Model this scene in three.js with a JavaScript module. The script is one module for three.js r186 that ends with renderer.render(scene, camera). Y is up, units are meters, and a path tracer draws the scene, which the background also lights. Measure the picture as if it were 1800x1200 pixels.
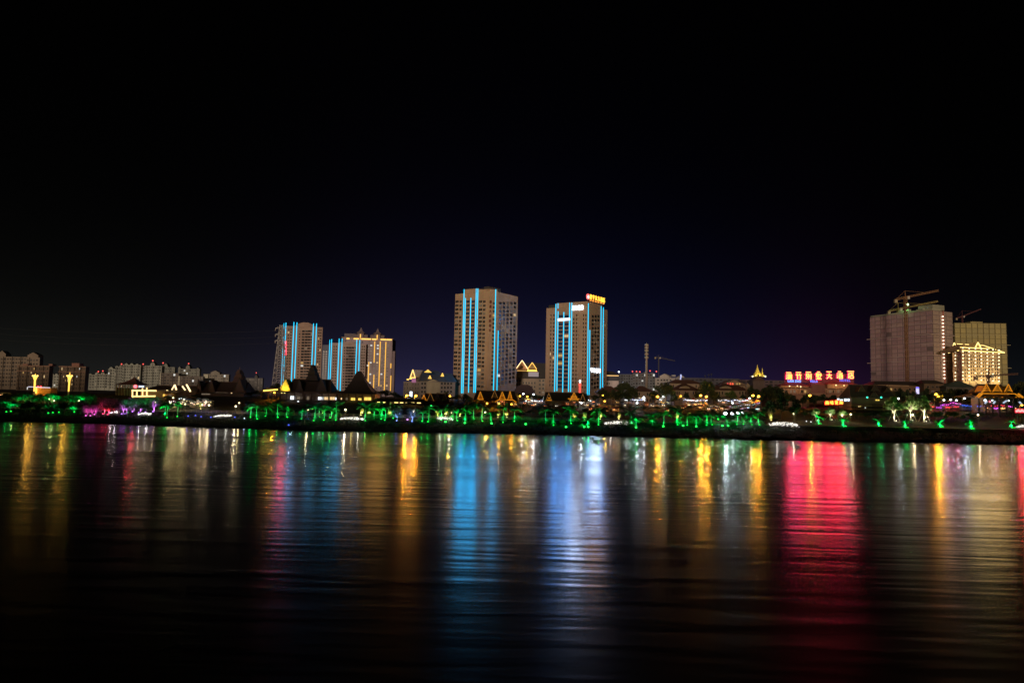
import * as THREE from 'three';
import { RectAreaLightUniformsLib } from 'three/addons/lights/RectAreaLightUniformsLib.js';
import { mergeGeometries } from 'three/addons/utils/BufferGeometryUtils.js';
import { FontLoader } from 'three/addons/loaders/FontLoader.js';
import { TextGeometry } from 'three/addons/geometries/TextGeometry.js';

// ---------------------------------------------------------------- camera, sky, sun, exposure
const scene = new THREE.Scene();
const EYE = 16, FOC = 1250, HORIZON = 699, ROLL = THREE.MathUtils.degToRad(1.2);
const PITCH = Math.atan((HORIZON - 600) / FOC);
const camera = new THREE.PerspectiveCamera(2 * Math.atan(600 / FOC) * 180 / Math.PI, 1.5, 1, 9000);
camera.position.set(0, EYE, 0);
camera.quaternion.setFromEuler(new THREE.Euler(PITCH, 0, 0)).multiply(new THREE.Quaternion().setFromAxisAngle(new THREE.Vector3(0, 0, 1), ROLL));
camera.updateMatrixWorld(true);

const renderer = new THREE.WebGLRenderer({ antialias: true });
renderer.toneMapping = THREE.LinearToneMapping;
renderer.toneMappingExposure = 1;
renderer.shadowMap.enabled = true;
RectAreaLightUniformsLib.init();

{ // night sky: black overhead, a faint town glow low down that shifts from grey-green over violet-blue to dull red round the horizon
  const W = 512, H = 256, d = new Float32Array(W * H * 4);
  const g = (a, m, s) => Math.exp(-((a - m) ** 2) / (2 * s * s));
  for (let j = 0; j < H; j++) for (let i = 0; i < W; i++) {
    const az = ((i + .5) / W - .25) * 360, el = ((j + .5) / H - .5) * 180;
    const a = ((az + 540) % 360) - 180;
    const e = Math.max(0, el), low = Math.exp(-e / 3.6);
    const pur = g(a, -8, 9), blue = g(a, 7, 11), mag = g(a, 23.5, 4.5), left = g(a, -34, 16), rest = Math.max(0, 1 - pur - blue - mag - left), far = Math.exp(-e / 6.5);
    const k = (j * W + i) * 4, mix = (p, b, m, l, r) => (p * pur + b * blue + m * mag + l * left + r * rest);
    d[k] = .00022 + low * 1.35 * mix(.0090, .0062, .0110, .0080, .0035) + far * mix(.0042, .0030, .0015, .0022, .0012);
    d[k + 1] = .0002 + low * 1.35 * mix(.0070, .0080, .0015, .0082, .005) + far * mix(.0032, .0033, .0008, .0023, .0012);
    d[k + 2] = .00022 + low * 1.35 * mix(.0190, .0290, .0075, .0065, .005) + far * mix(.0115, .0165, .0024, .0024, .0014);
    d[k + 3] = 1;
  }
  const t = new THREE.DataTexture(d, W, H, THREE.RGBAFormat, THREE.FloatType);
  t.mapping = THREE.EquirectangularReflectionMapping; t.magFilter = THREE.LinearFilter; t.minFilter = THREE.LinearFilter; t.needsUpdate = true;
  scene.background = t; scene.environment = t;
}
// the moon behind the photographer's left shoulder, low and warm through the town haze
const moon = new THREE.DirectionalLight(new THREE.Color().setRGB(1, .73, .50), 1.75);
moon.position.set(-230, 142.5, 900); moon.target.position.set(0, 20, -500); moon.shadow.radius = 9; moon.castShadow = true;
Object.assign(moon.shadow.camera, { left: -700, right: 700, top: 300, bottom: -200, near: 10, far: 3000 });
scene.add(moon, moon.target);

// ---------------------------------------------------------------- helpers
let seed = 20240611;
const rnd = () => { seed |= 0; seed = seed + 0x6D2B79F5 | 0; let t = Math.imul(seed ^ seed >>> 15, 1 | seed); t = t + Math.imul(t ^ t >>> 7, 61 | t) ^ t; return ((t ^ t >>> 14) >>> 0) / 4294967296; };
const rr = (a, b) => a + (b - a) * rnd();
const pick = a => a[Math.floor(rnd() * a.length)];
const V = (x, y, z) => new THREE.Vector3(x, y, z);
// a photo pixel (1800 x 1200) gives a direction; the depth comes from what the thing stands on
function ray(px, py) { return V((px - 900) / FOC, -(py - 600) / FOC, -1).applyQuaternion(camera.quaternion); }
function P(px, py, D) { const r = ray(px, py); return r.multiplyScalar(D / -r.z).add(camera.position); }
const PX = (px, D) => P(px, 700, D).x;
const smooth = (a, b, x) => { const t = Math.min(1, Math.max(0, (x - a) / (b - a))); return t * t * (3 - 2 * t); };
const PROF = [[-60, -4], [0, -.05], [4, .7], [22, 2.6], [34, 3.6], [40, 5], [60, 6.2], [80, 9], [98, 12.6], [108, 13.4], [200, 13.6], [400, 14.5], [5000, 15]];
const bankD = x => 313 + 20 * (1 - smooth(-230, -95, x)) + 2.2 * Math.sin(x * .031 + 1) + 1.1 * Math.sin(x * .11) + .6 * Math.sin(x * .27 + 2);
function ground(x, z) {
  const t = -z - bankD(x); let i = 1;
  while (i < PROF.length - 1 && PROF[i][0] < t) i++;
  const [a, ya] = PROF[i - 1], [b, yb] = PROF[i];
  return ya + (yb - ya) * Math.min(1, Math.max(0, (t - a) / (b - a)));
}
function onGround(px, py) { // where the sight line through a pixel meets the bank
  for (let D = 305; D < 470; D += .5) { const p = P(px, py, D); if (p.y <= ground(p.x, p.z)) { p.y = ground(p.x, p.z); return p; } }
  const p = P(px, py, 400); p.y = ground(p.x, p.z); return p;
}
const mats = {};
function mat(r, g, b, rough = .85, extra) {
  const k = [r, g, b, rough, extra ? JSON.stringify(extra) : ''].join();
  if (!mats[k]) { mats[k] = new THREE.MeshStandardMaterial({ roughness: rough, side: THREE.DoubleSide, ...(extra || {}) }); mats[k].color.setRGB(r, g, b); }
  return mats[k];
}
function em(r, g, b, s = 1) {
  const k = 'e' + [r, g, b, s].join();
  if (!mats[k]) { mats[k] = new THREE.MeshStandardMaterial({ color: 0x222222, roughness: .6, side: THREE.DoubleSide }); mats[k].emissive.setRGB(r, g, b); mats[k].emissiveIntensity = s; }
  return mats[k];
}
const C = (r, g, b) => new THREE.Color().setRGB(r, g, b);
class MB { // collects faces; build() makes ONE mesh of them
  constructor() { this.p = []; }
  tri(a, b, c) { this.p.push(a.x, a.y, a.z, b.x, b.y, b.z, c.x, c.y, c.z); return this; }
  quad(a, b, c, d) { return this.tri(a, b, c).tri(a, c, d); }
  hexa(q) { // q: four bottom, four top corners
    this.quad(q[0], q[1], q[5], q[4]).quad(q[1], q[2], q[6], q[5]).quad(q[2], q[3], q[7], q[6]).quad(q[3], q[0], q[4], q[7]).quad(q[4], q[5], q[6], q[7]).quad(q[3], q[2], q[1], q[0]); return this;
  }
  box(x, y, z, w, h, d, turn = 0) { // centre of the base
    const c = Math.cos(turn), s = Math.sin(turn), q = [];
    for (const yy of [y, y + h]) for (const [a, b] of [[-1, 1], [1, 1], [1, -1], [-1, -1]]) { const X = a * w / 2, Z = b * d / 2; q.push(V(x + X * c + Z * s, yy, z - X * s + Z * c)); }
    return this.hexa(q);
  }
  beam(a, b, t, t2 = t) { // square bar
    const d = b.clone().sub(a).normalize(), up = Math.abs(d.y) > .95 ? V(1, 0, 0) : V(0, 1, 0), s = d.clone().cross(up).normalize(), n = s.clone().cross(d).normalize(), q = [];
    for (const [e, w] of [[a, t], [b, t2]]) for (const [i, j] of [[-1, -1], [1, -1], [1, 1], [-1, 1]]) q.push(e.clone().addScaledVector(s, i * w / 2).addScaledVector(n, j * w / 2));
    return this.hexa(q);
  }
  tube(a, b, r0, r1 = r0, n = 8) {
    const d = b.clone().sub(a).normalize(), up = Math.abs(d.y) > .95 ? V(1, 0, 0) : V(0, 1, 0), s = d.clone().cross(up).normalize(), t = s.clone().cross(d).normalize();
    const at = (e, r, k) => e.clone().addScaledVector(s, r * Math.cos(k / n * 6.28318)).addScaledVector(t, r * Math.sin(k / n * 6.28318));
    for (let k = 0; k < n; k++) this.quad(at(a, r0, k), at(b, r1, k), at(b, r1, k + 1), at(a, r0, k + 1)).tri(b, at(b, r1, k + 1), at(b, r1, k));
    return this;
  }
  ball(x, y, z, r, sy = 1, n = 8, m = 6) {
    const at = (i, j) => { const th = j / m * Math.PI, f = i / n * 6.28318; return V(x + r * Math.sin(th) * Math.cos(f), y + r * sy * Math.cos(th), z + r * Math.sin(th) * Math.sin(f)); };
    for (let j = 0; j < m; j++) for (let i = 0; i < n; i++) this.quad(at(i, j), at(i + 1, j), at(i + 1, j + 1), at(i, j + 1));
    return this;
  }
  poly(pts, y0, y1) { // upright walls over a footprint of [x, z], with lids
    const c = pts.reduce((s, p) => [s[0] + p[0] / pts.length, s[1] + p[1] / pts.length], [0, 0]);
    pts.forEach((p, i) => { const q = pts[(i + 1) % pts.length]; this.quad(V(p[0], y0, p[1]), V(q[0], y0, q[1]), V(q[0], y1, q[1]), V(p[0], y1, p[1])).tri(V(p[0], y1, p[1]), V(q[0], y1, q[1]), V(c[0], y1, c[1])).tri(V(q[0], y0, q[1]), V(p[0], y0, p[1]), V(c[0], y0, c[1])); });
    return this;
  }
  slab(pts, z0, z1) { // an outline [x, y] facing the river, with thickness from z0 to z1
    const c = pts.reduce((s, p) => [s[0] + p[0] / pts.length, s[1] + p[1] / pts.length], [0, 0]);
    pts.forEach((p, i) => { const q = pts[(i + 1) % pts.length]; this.quad(V(p[0], p[1], z0), V(q[0], q[1], z0), V(q[0], q[1], z1), V(p[0], p[1], z1)).tri(V(p[0], p[1], z1), V(q[0], q[1], z1), V(c[0], c[1], z1)).tri(V(q[0], q[1], z0), V(p[0], p[1], z0), V(c[0], c[1], z0)); });
    return this;
  }
  hip(x0, x1, z0, z1, y0, y1, rx0, rx1, rz0 = (z0 + z1) / 2, rz1 = rz0) { // hipped roof: eaves rectangle, ridge rectangle
    this.hexa([V(x0, y0, z1), V(x1, y0, z1), V(x1, y0, z0), V(x0, y0, z0), V(rx0, y1, rz1), V(rx1, y1, rz1), V(rx1, y1, rz0 - .01), V(rx0, y1, rz0 - .01)]); return this;
  }
  geo() {
    const g = new THREE.BufferGeometry(), n = this.p.length / 3; g.setAttribute('position', new THREE.Float32BufferAttribute(this.p, 3));
    g.computeVertexNormals();
    const uv = new Float32Array(n * 2), N = g.attributes.normal.array, p = this.p; // uv in metres, by the way a face points
    for (let i = 0; i < n; i++) { const ax = Math.abs(N[i * 3]), ay = Math.abs(N[i * 3 + 1]), az = Math.abs(N[i * 3 + 2]); uv[i * 2] = ay > .8 || az >= ax ? p[i * 3] : p[i * 3 + 2]; uv[i * 2 + 1] = ay > .8 ? p[i * 3 + 2] : p[i * 3 + 1]; }
    g.setAttribute('uv', new THREE.BufferAttribute(uv, 2));
    return g;
  }
  build(name, m, parent) { const o = new THREE.Mesh(this.geo(), m); o.name = name; (parent || scene).add(o); return o; }
}
const counts = {};
const numbered = n => { const k = counts[n] = (counts[n] ?? -1) + 1; return k ? n + '_' + String(k).padStart(3, '0') : n; };
function tag(o, label, category, group) { o.userData.label = label; o.userData.category = category; if (group) o.userData.group = group; return o; }
function thing(name, label, category, pos, group) { const o = new THREE.Group(); o.name = numbered(name); o.position.copy(pos); scene.add(o); return tag(o, label, category, group); }
function part(name, geo, m, parent, pos, turn) { const o = new THREE.Mesh(geo, m); o.name = name; if (pos) o.position.copy(pos); if (turn) o.rotation.y = turn; parent.add(o); return o; }
// a thing whose front stands at depth D: L(px, py) is a point of that front plane in the thing's own metres
function frame(name, label, category, pxc, D, group) {
  const b = P(pxc, 700, D); b.y = ground(b.x, b.z);
  const o = thing(name, label, category, b, group);
  o.L = (px, py, z = 0) => P(px, py, D).sub(b).add(V(0, 0, z));
  o.k = D / FOC; o.D = D; return o;
}
function pointLight(parent, pos, col, cd, radius = .3) { const l = new THREE.PointLight(col, cd, 0, 2); l.position.copy(pos).add(V(0, 0, radius < .25 ? 0 : radius * 1.25 + .15)); l.shadow.radius = radius * .5 / .02; parent.add(l); return l; } // just in front of the lamp's glowing face
function spotUp(parent, pos, aim, col, cd, angle = .6) { const l = new THREE.SpotLight(col, cd, 0, angle, .6, 2); l.position.copy(pos); l.target.position.copy(aim); l.shadow.radius = 8; parent.add(l, l.target); return l; }
function areaLight(parent, pos, n, w, h, col, nits) { const l = new THREE.RectAreaLight(col, nits, w, h); l.position.copy(pos); l.rotation.y = Math.atan2(n.x, n.z) + Math.PI; parent.add(l); return l; }

// what stands nearest along the bank, for telling look-alikes apart
const MARKS = [[20, 'the beige apartment slab'], [60, 'the block with white lit windows'], [125, 'the brown block with roof house'], [188, 'the crimson-lit trees'], [223, 'the maroon pyramid pavilion'], [254, 'the light-outlined pavilion'], [318, 'the small outlined gables'], [390, 'the spired brown hall'], [440, 'the faint far high-rise'], [476, 'the yellow-edged canopy'], [503, 'the yellow-lit gable'], [545, 'the spire of the black-roofed hall'], [585, 'the lilac neon-lined tower'], [624, 'the tall pyramid roof'], [668, 'the orange-lined block'], [705, 'the shop arcade'], [735, 'the pale hotel corner gable'], [765, 'the house with one yellow gable'], [805, 'the left edge of the tallest tower'], [835, 'the tallest tower'], [870, 'the amber-edged broad house'], [922, 'the maroon domed hall'], [965, 'the left edge of the blue-lined tower'], [1000, 'the house with amber end gables'], [1040, 'the right side of the blue-lined tower'], [1075, 'the white-walled wing'], [1100, 'the grey-blue slab'], [1136, 'the tall mast'], [1170, 'the white gabled building'], [1205, 'the first tan villa'], [1245, 'the ball-topped poles'], [1290, 'the turret villa'], [1335, 'the golden spire'], [1375, 'the spreading tree clump'], [1405, 'the blue neon words'], [1440, 'the large red lettering'], [1466, 'the cursive red lettering'], [1500, 'the white lettering'], [1535, 'the black stepped house'], [1590, 'the orange crane'], [1614, 'the purple box sign'], [1650, 'the column of work lamps'], [1690, 'the teal-roofed hall'], [1722, 'the lamp-studded hotel'], [1752, 'the golden-edged pavilion'], [1795, 'the red slope sign']];
const near = px => MARKS.reduce((a, b) => Math.abs(b[0] - px) < Math.abs(a[0] - px) ? b : a)[1];
// textures: tileable noise
function tileNoise(n, fx, fy, oct, gain = .5) {
  const out = new Float32Array(n * n);
  let amp = 1, tot = 0;
  for (let o = 0; o < oct; o++) {
    const gx = fx << o, gy = fy << o, grid = new Float32Array(gx * gy).map(() => rnd());
    for (let j = 0; j < n; j++) { const y = j / n * gy, y0 = Math.floor(y), ty = y - y0, sy = ty * ty * (3 - 2 * ty);
      for (let i = 0; i < n; i++) { const x = i / n * gx, x0 = Math.floor(x), tx = x - x0, sx = tx * tx * (3 - 2 * tx), q = (a, b) => grid[(b % gy) * gx + a % gx];
        out[j * n + i] += amp * ((q(x0, y0) * (1 - sx) + q(x0 + 1, y0) * sx) * (1 - sy) + (q(x0, y0 + 1) * (1 - sx) + q(x0 + 1, y0 + 1) * sx) * sy); } }
    tot += amp; amp *= gain;
  }
  return out.map(v => v / tot);
}
function texOf(n, f, srgb, rx, ry) {
  const d = new Uint8Array(n * n * 4);
  for (let i = 0; i < n * n; i++) { const c = f(i); for (let k = 0; k < 3; k++) d[i * 4 + k] = Math.max(0, Math.min(255, (Array.isArray(c) ? c[k] : c) * 255)); d[i * 4 + 3] = 255; }
  const t = new THREE.DataTexture(d, n, n); t.wrapS = t.wrapT = THREE.RepeatWrapping; t.magFilter = THREE.LinearFilter; t.minFilter = THREE.LinearMipmapLinearFilter; t.generateMipmaps = true;
  if (srgb) t.colorSpace = THREE.SRGBColorSpace; t.repeat.set(rx, ry); t.needsUpdate = true; return t;
}
const NZ = tileNoise(256, 4, 4, 5, .62), NZ2 = tileNoise(256, 8, 2, 5, .6);
const stain = texOf(256, i => { const v = .80 + .2 * (NZ[i] * .5 + NZ2[i] * .5) / .55 * .9; return [v, v, v]; }, true, 1 / 26, 1 / 34);
const stainBump = texOf(256, i => NZ[i], false, 1 / 6, 1 / 6);
const wallMat = (r, g, b, rough = .85) => { const k = 'w' + [r, g, b, rough].join(); if (!mats[k]) { mats[k] = new THREE.MeshStandardMaterial({ roughness: rough, side: THREE.DoubleSide, map: stain }); mats[k].color.setRGB(r, g, b); } return mats[k]; };

// ---------------------------------------------------------------- river and land
{
  const n = 2048, tile = 220, h = new Float32Array(n * n), waves = [];
  let slope = 0; // rms slope for unit amplitudes
  for (let w = 0; w < 56; w++) { // low waves whose crests run across the view
    const ky = Math.round(Math.exp(rr(Math.log(30), Math.log(290)))), kx = Math.round(rr(-.2, .2) * ky), am = 1 / Math.pow(ky, 1.15);
    waves.push([kx, ky, rr(0, 6.283), am]); slope += (am * ky * 6.2832 / tile) ** 2 / 2;
  }
  const sinT = (() => { const t = new Float32Array(4096); for (let i = 0; i < 4096; i++) t[i] = Math.sin(i / 4096 * 6.2831853); return t; })();
  let lo = 1e9, hi = -1e9;
  for (let j = 0; j < n; j++) for (let i = 0; i < n; i++) { let s = 0; for (const [kx, ky, ph, am] of waves) s += am * sinT[((kx * i + ky * j) * 2 + Math.round(ph * 651.9)) & 4095]; h[j * n + i] = s; if (s < lo) lo = s; if (s > hi) hi = s; }
  const bump = texOf(n, i => (h[i] - lo) / (hi - lo), false, 1 / tile, 1 / tile), WAVE_SLOPE = .0125, WATER_ROUGH = .235;
  const st = tileNoise(512, 2, 24, 4, .55);
  const rough = texOf(512, i => { const v = Math.min(1, Math.max(0, (st[i] - .28) / .44)); return [1, .70 + .30 * v, 1]; }, false, 1 / 420, 1 / 260);
  const m = new THREE.MeshPhysicalMaterial({ roughness: WATER_ROUGH, ior: 1.33, bumpMap: bump, bumpScale: (hi - lo) * WAVE_SLOPE / Math.sqrt(slope), roughnessMap: rough });
  m.color.setRGB(.010, .009, .007);
  const g = new THREE.PlaneGeometry(2400, 420, 60, 20); g.rotateX(-Math.PI / 2); g.translate(0, 0, -160);
  const uv = g.attributes.uv, p = g.attributes.position; for (let i = 0; i < uv.count; i++) uv.setXY(i, p.getX(i), p.getZ(i));
  const o = new THREE.Mesh(g, m); o.name = 'river'; o.userData.kind = 'structure'; scene.add(o);
}
{
  const b = new MB(), xs = [], ts = [-30, -8, -2, 0, 2, 4, 9, 15, 22, 28, 34, 37, 40, 50, 60, 70, 80, 90, 98, 108, 150, 200, 400, 1000, 2500, 5500];
  for (let x = -3600; x <= 3600; x += Math.abs(x) < 420 ? 7 : 140) xs.push(x);
  const pt = (x, t) => { const D = bankD(x) + t, y = ground(x, -D) + (t > 1 && t < 110 ? .22 * Math.sin(x * .4 + t) * Math.sin(x * .173 + t * .7) : 0); return V(x, y, -D); };
  for (let i = 0; i < xs.length - 1; i++) for (let j = 0; j < ts.length - 1; j++) b.quad(pt(xs[i], ts[j]), pt(xs[i + 1], ts[j]), pt(xs[i + 1], ts[j + 1]), pt(xs[i], ts[j + 1]));
  const soil = texOf(256, i => { const v = NZ[i], w = NZ2[(i * 7) & 65535]; return [.22 + .2 * v, .20 + .17 * v + .05 * w, .14 + .1 * v]; }, true, 1 / 17, 1 / 17);
  const m = new THREE.MeshStandardMaterial({ map: soil, bumpMap: stainBump, bumpScale: .4, roughness: 1, side: THREE.DoubleSide }); m.color.setRGB(.27, .215, .16);
  const o = b.build('river_bank', m); o.userData.kind = 'structure';
  // the riverside walk: a paved strip along the bank
  const w = new MB();
  for (let x = -330; x < 330; x += 6) { const q = (xx, t) => { const D = bankD(xx) + t; return V(xx, ground(xx, -D) + .25, -D); }; w.quad(q(x, 41), q(x + 6, 41), q(x + 6, 45), q(x, 45)); w.quad(q(x, 41), q(x + 6, 41), q(x + 6, 41).add(V(0, -.5, 0)), q(x, 41).add(V(0, -.5, 0))); }
  const wk = w.build('riverside_path', mat(.10, .085, .07, .95)); wk.userData.kind = 'structure';
}
// the wooded hill behind the photographer: it keeps the low moon off the far bank
{
  const b = new MB(), ridge = x => 75 + 2.5 * Math.sin(x * .011 + .6) + 2.5 * Math.sin(x * .037) + 1.2 * Math.sin(x * .11), xs = [];
  for (let x = -700; x <= 700; x += 14) xs.push(x);
  for (let i = 0; i < xs.length - 1; i++) { const q = (x, t) => [V(x, 9, 14), V(x, 14, 22), V(x, ridge(x) * .6, 52), V(x, ridge(x), 84), V(x, ridge(x) * .5, 140), V(x, 8, 220)][t]; for (let t = 0; t < 5; t++) b.quad(q(xs[i], t), q(xs[i + 1], t), q(xs[i + 1], t + 1), q(xs[i], t + 1)); }
  b.build('hill', mat(.03, .04, .02, 1)).userData.kind = 'structure';
}
// stones along the waterline
{
  const g = new THREE.IcosahedronGeometry(1, 1), p = g.attributes.position, key = {};
  for (let i = 0; i < p.count; i++) { const k = [p.getX(i), p.getY(i), p.getZ(i)].map(v => v.toFixed(3)).join(); const f = key[k] ??= rr(.72, 1.12); p.setXYZ(i, p.getX(i) * f, p.getY(i) * f * .7, p.getZ(i) * f); }
  g.computeVertexNormals();
  const n = 1500, o = new THREE.InstancedMesh(g, mat(.05, .042, .034, .95), n), m = new THREE.Matrix4(), q = new THREE.Quaternion();
  for (let i = 0; i < n; i++) { const x = rr(-300, 300), c = .5 + .5 * Math.sin(x * .09) * Math.sin(x * .023 + 1), t = rnd() < .25 * c ? rr(-4, 0) : rr(-.6, 7), z = -(bankD(x) + t), r = rr(.2, .5 + .7 * c); m.compose(V(x, Math.max(-.1, ground(x, z)) + r * .1, z), q.setFromEuler(new THREE.Euler(rr(-.3, .3), rr(0, 6), rr(-.3, .3))), V(r * 1.5, r * .8, r)); o.setMatrixAt(i, m); }
  o.name = 'shore_stones'; o.userData.kind = 'stuff'; tag(o, 'dark stones strewn along the waterline of the far bank', 'stones'); scene.add(o);
  // rough grass on the slope
  const b = new MB(); for (let k = 0; k < 7; k++) { const a = rr(0, 6), h = rr(.3, .8); b.tri(V(Math.cos(a) * .12, 0, Math.sin(a) * .12), V(-Math.cos(a) * .12, 0, -Math.sin(a) * .12), V(rr(-.4, .4), h, rr(-.4, .4))); }
  const N = 9000, gr = new THREE.InstancedMesh(b.geo(), mat(.05, .06, .022, .9), N);
  for (let i = 0; i < N; i++) { const x = rr(-300, 300), t = 5 + 34 * Math.pow(rnd(), .8), z = -(bankD(x) + t), r = rr(.5, 1.3) * (.7 + .5 * Math.sin(x * .2) * Math.sin(t)); m.compose(V(x, ground(x, z) - .05, z), q.setFromEuler(new THREE.Euler(0, rr(0, 6), 0)), V(r, r, r)); gr.setMatrixAt(i, m); }
  gr.name = 'bank_grass'; gr.userData.kind = 'stuff'; tag(gr, 'rough dark grass tufts on the slope of the far bank', 'grass'); scene.add(gr);
}
// ---------------------------------------------------------------- building kit
const winGeo = {};
function windowGeo(w, h) {
  const k = w.toFixed(2) + '_' + h.toFixed(2);
  if (!winGeo[k]) {
    const f = new MB(), t = .13, q = new MB();
    f.box(0, 0, .09, w, t, .18).box(0, h - t, .06, w, t, .12).box(-w / 2 + t / 2, t, .06, t, h - 2 * t, .12).box(w / 2 - t / 2, t, .06, t, h - 2 * t, .12);
    if (w > 1.5) f.box(0, t, .05, t * .8, h - 2 * t, .1);
    q.quad(V(-w / 2 + t, t, .03), V(w / 2 - t, t, .03), V(w / 2 - t, h - t, .03), V(-w / 2 + t, h - t, .03));
    winGeo[k] = mergeGeometries([f.geo(), q.geo()], true);
  }
  return winGeo[k];
}
const glassDark = mat(.02, .022, .028, .22), glassDim = mat(.05, .05, .055, .3), glassBlue = mat(.012, .03, .085, .2), curtain = mat(.22, .2, .18, .7);
const litWarm = em(1, .68, .32, .75), litWhite = em(.95, .95, .9, .8), litYellow = em(1, .6, .18, .55), litDim = em(.8, .6, .4, .22), litLow = em(.7, .55, .45, .1);
const frameTan = mat(.34, .27, .2), frameGrey = mat(.3, .3, .3), frameDark = mat(.06, .055, .05);
function face(A, B) { const u = B.clone().sub(A); u.y = 0; const w = u.length(); u.normalize(); return { A: A.clone(), u, w, n: V(-u.z, 0, u.x), turn: Math.atan2(-u.z, u.x) }; }
function hit(f, base, px, py) { // where the sight line meets a wall: s along it, v up from the base
  const r = ray(px, py), o = camera.position.clone().sub(base), t = f.A.clone().sub(o).dot(f.n) / r.dot(f.n), p = o.addScaledVector(r, t);
  return { s: p.clone().sub(f.A).dot(f.u), v: p.y };
}
const on = (f, s, v, out = 0) => f.A.clone().addScaledVector(f.u, s).addScaledVector(f.n, out).setY(v);
// a block whose visible walls run through the given [pixel, depth] corners from left to right
function block(name, label, category, chain, topPx, topPy, wall, { group, depth = 16, py = 640, base = 0 } = {}) {
  const w = chain.map(([px, D]) => { const p = P(px, py, D); p.y = 0; return p; });
  const c = w[Math.min(1, w.length - 1)], b = c.clone(); b.y = ground(c.x, c.z) - .3;
  const o = thing(name, label, category, b, group), loc = w.map(p => p.clone().sub(b).setY(0));
  const pts = loc.map(p => [p.x, p.z]), n = loc.length;
  if (n > 2) pts.push([loc[0].x + loc[n - 1].x - loc[n - 2].x, loc[0].z + loc[n - 1].z - loc[n - 2].z]); else pts.push([loc[1].x, loc[1].z - depth], [loc[0].x, loc[0].z - depth]);
  o.faces = []; for (let i = 0; i < n - 1; i++) o.faces.push(face(loc[i], loc[i + 1]));
  o.H = hit(o.faces[0], b, topPx, topPy).v; o.pts = pts; o.b = b;
  o.wall = new MB().poly(pts, base, o.H).build('wall', wall, o);
  o.hit = (i, px, py) => hit(o.faces[i], b, px, py);
  return o;
}
function win(o, i, s, v, w, h, glass, frm = frameTan) { return part('window', windowGeo(w, h), [frm, glass], o, on(o.faces[i], s, v, .02), o.faces[i].turn); }
// rows of windows under the pixel centres pxs; first row at pixel height py0
function grid(o, i, pxs, py0, rows, pitch, w, h, { glass = [glassDark], lit = .03, lits = [litWarm, litWhite, litYellow, litDim, litDim, litLow], frm = frameTan, skip = 0, ref = py0 } = {}) {
  for (const px of pxs) {
    const t = o.hit(i, px, ref), v0 = o.hit(i, px, py0).v;
    for (let r = 0; r < rows; r++) { const v = v0 - r * pitch - h / 2; if (v < .5 || rnd() < skip) continue; win(o, i, t.s, v, w, h, rnd() < lit ? pick(lits) : pick(glass), frm); }
  }
}
// a glowing strip that runs up a wall, with the light it sends out over the river
function strip(o, i, px, py0, py1, w, m, col, nits, name = 'neon_strip') {
  const f = o.faces[i], a = o.hit(i, px, py0), b = o.hit(i, px, py1), h = a.v - b.v;
  part(name, new MB().box(0, 0, .22, w, h, .3).geo(), m, o, on(f, a.s, b.v, .02), f.turn);
  if (nits) areaLight(o, on(f, a.s, b.v + h / 2, .5), f.n, w, h, col, nits);
}
function ledge(o, i, s0, s1, v, h, out, m, name = 'cornice') { part(name, new MB().box(0, 0, out / 2, s1 - s0, h, out).geo(), m, o, on(o.faces[i], (s0 + s1) / 2, v, .015), o.faces[i].turn); }
// outdoor air-conditioning units hung beside the windows, too many and too small to pick apart
function aircon(o, i, pxs, py0, rows, pitch) { const b = new MB(), f = o.faces[i]; for (const px of pxs) { const t = o.hit(i, px, py0); for (let r = 0; r < rows; r++) { if (rnd() < .35) continue; const c = on(f, t.s + rr(-.4, .4), t.v - r * pitch - rr(.2, 1.2), .35); b.box(c.x, c.y, c.z, 1, .75, .5, f.turn); } } const m = b.build('air_conditioners', mat(.42, .4, .37, .7), o); m.userData.kind = 'stuff'; }
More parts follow.
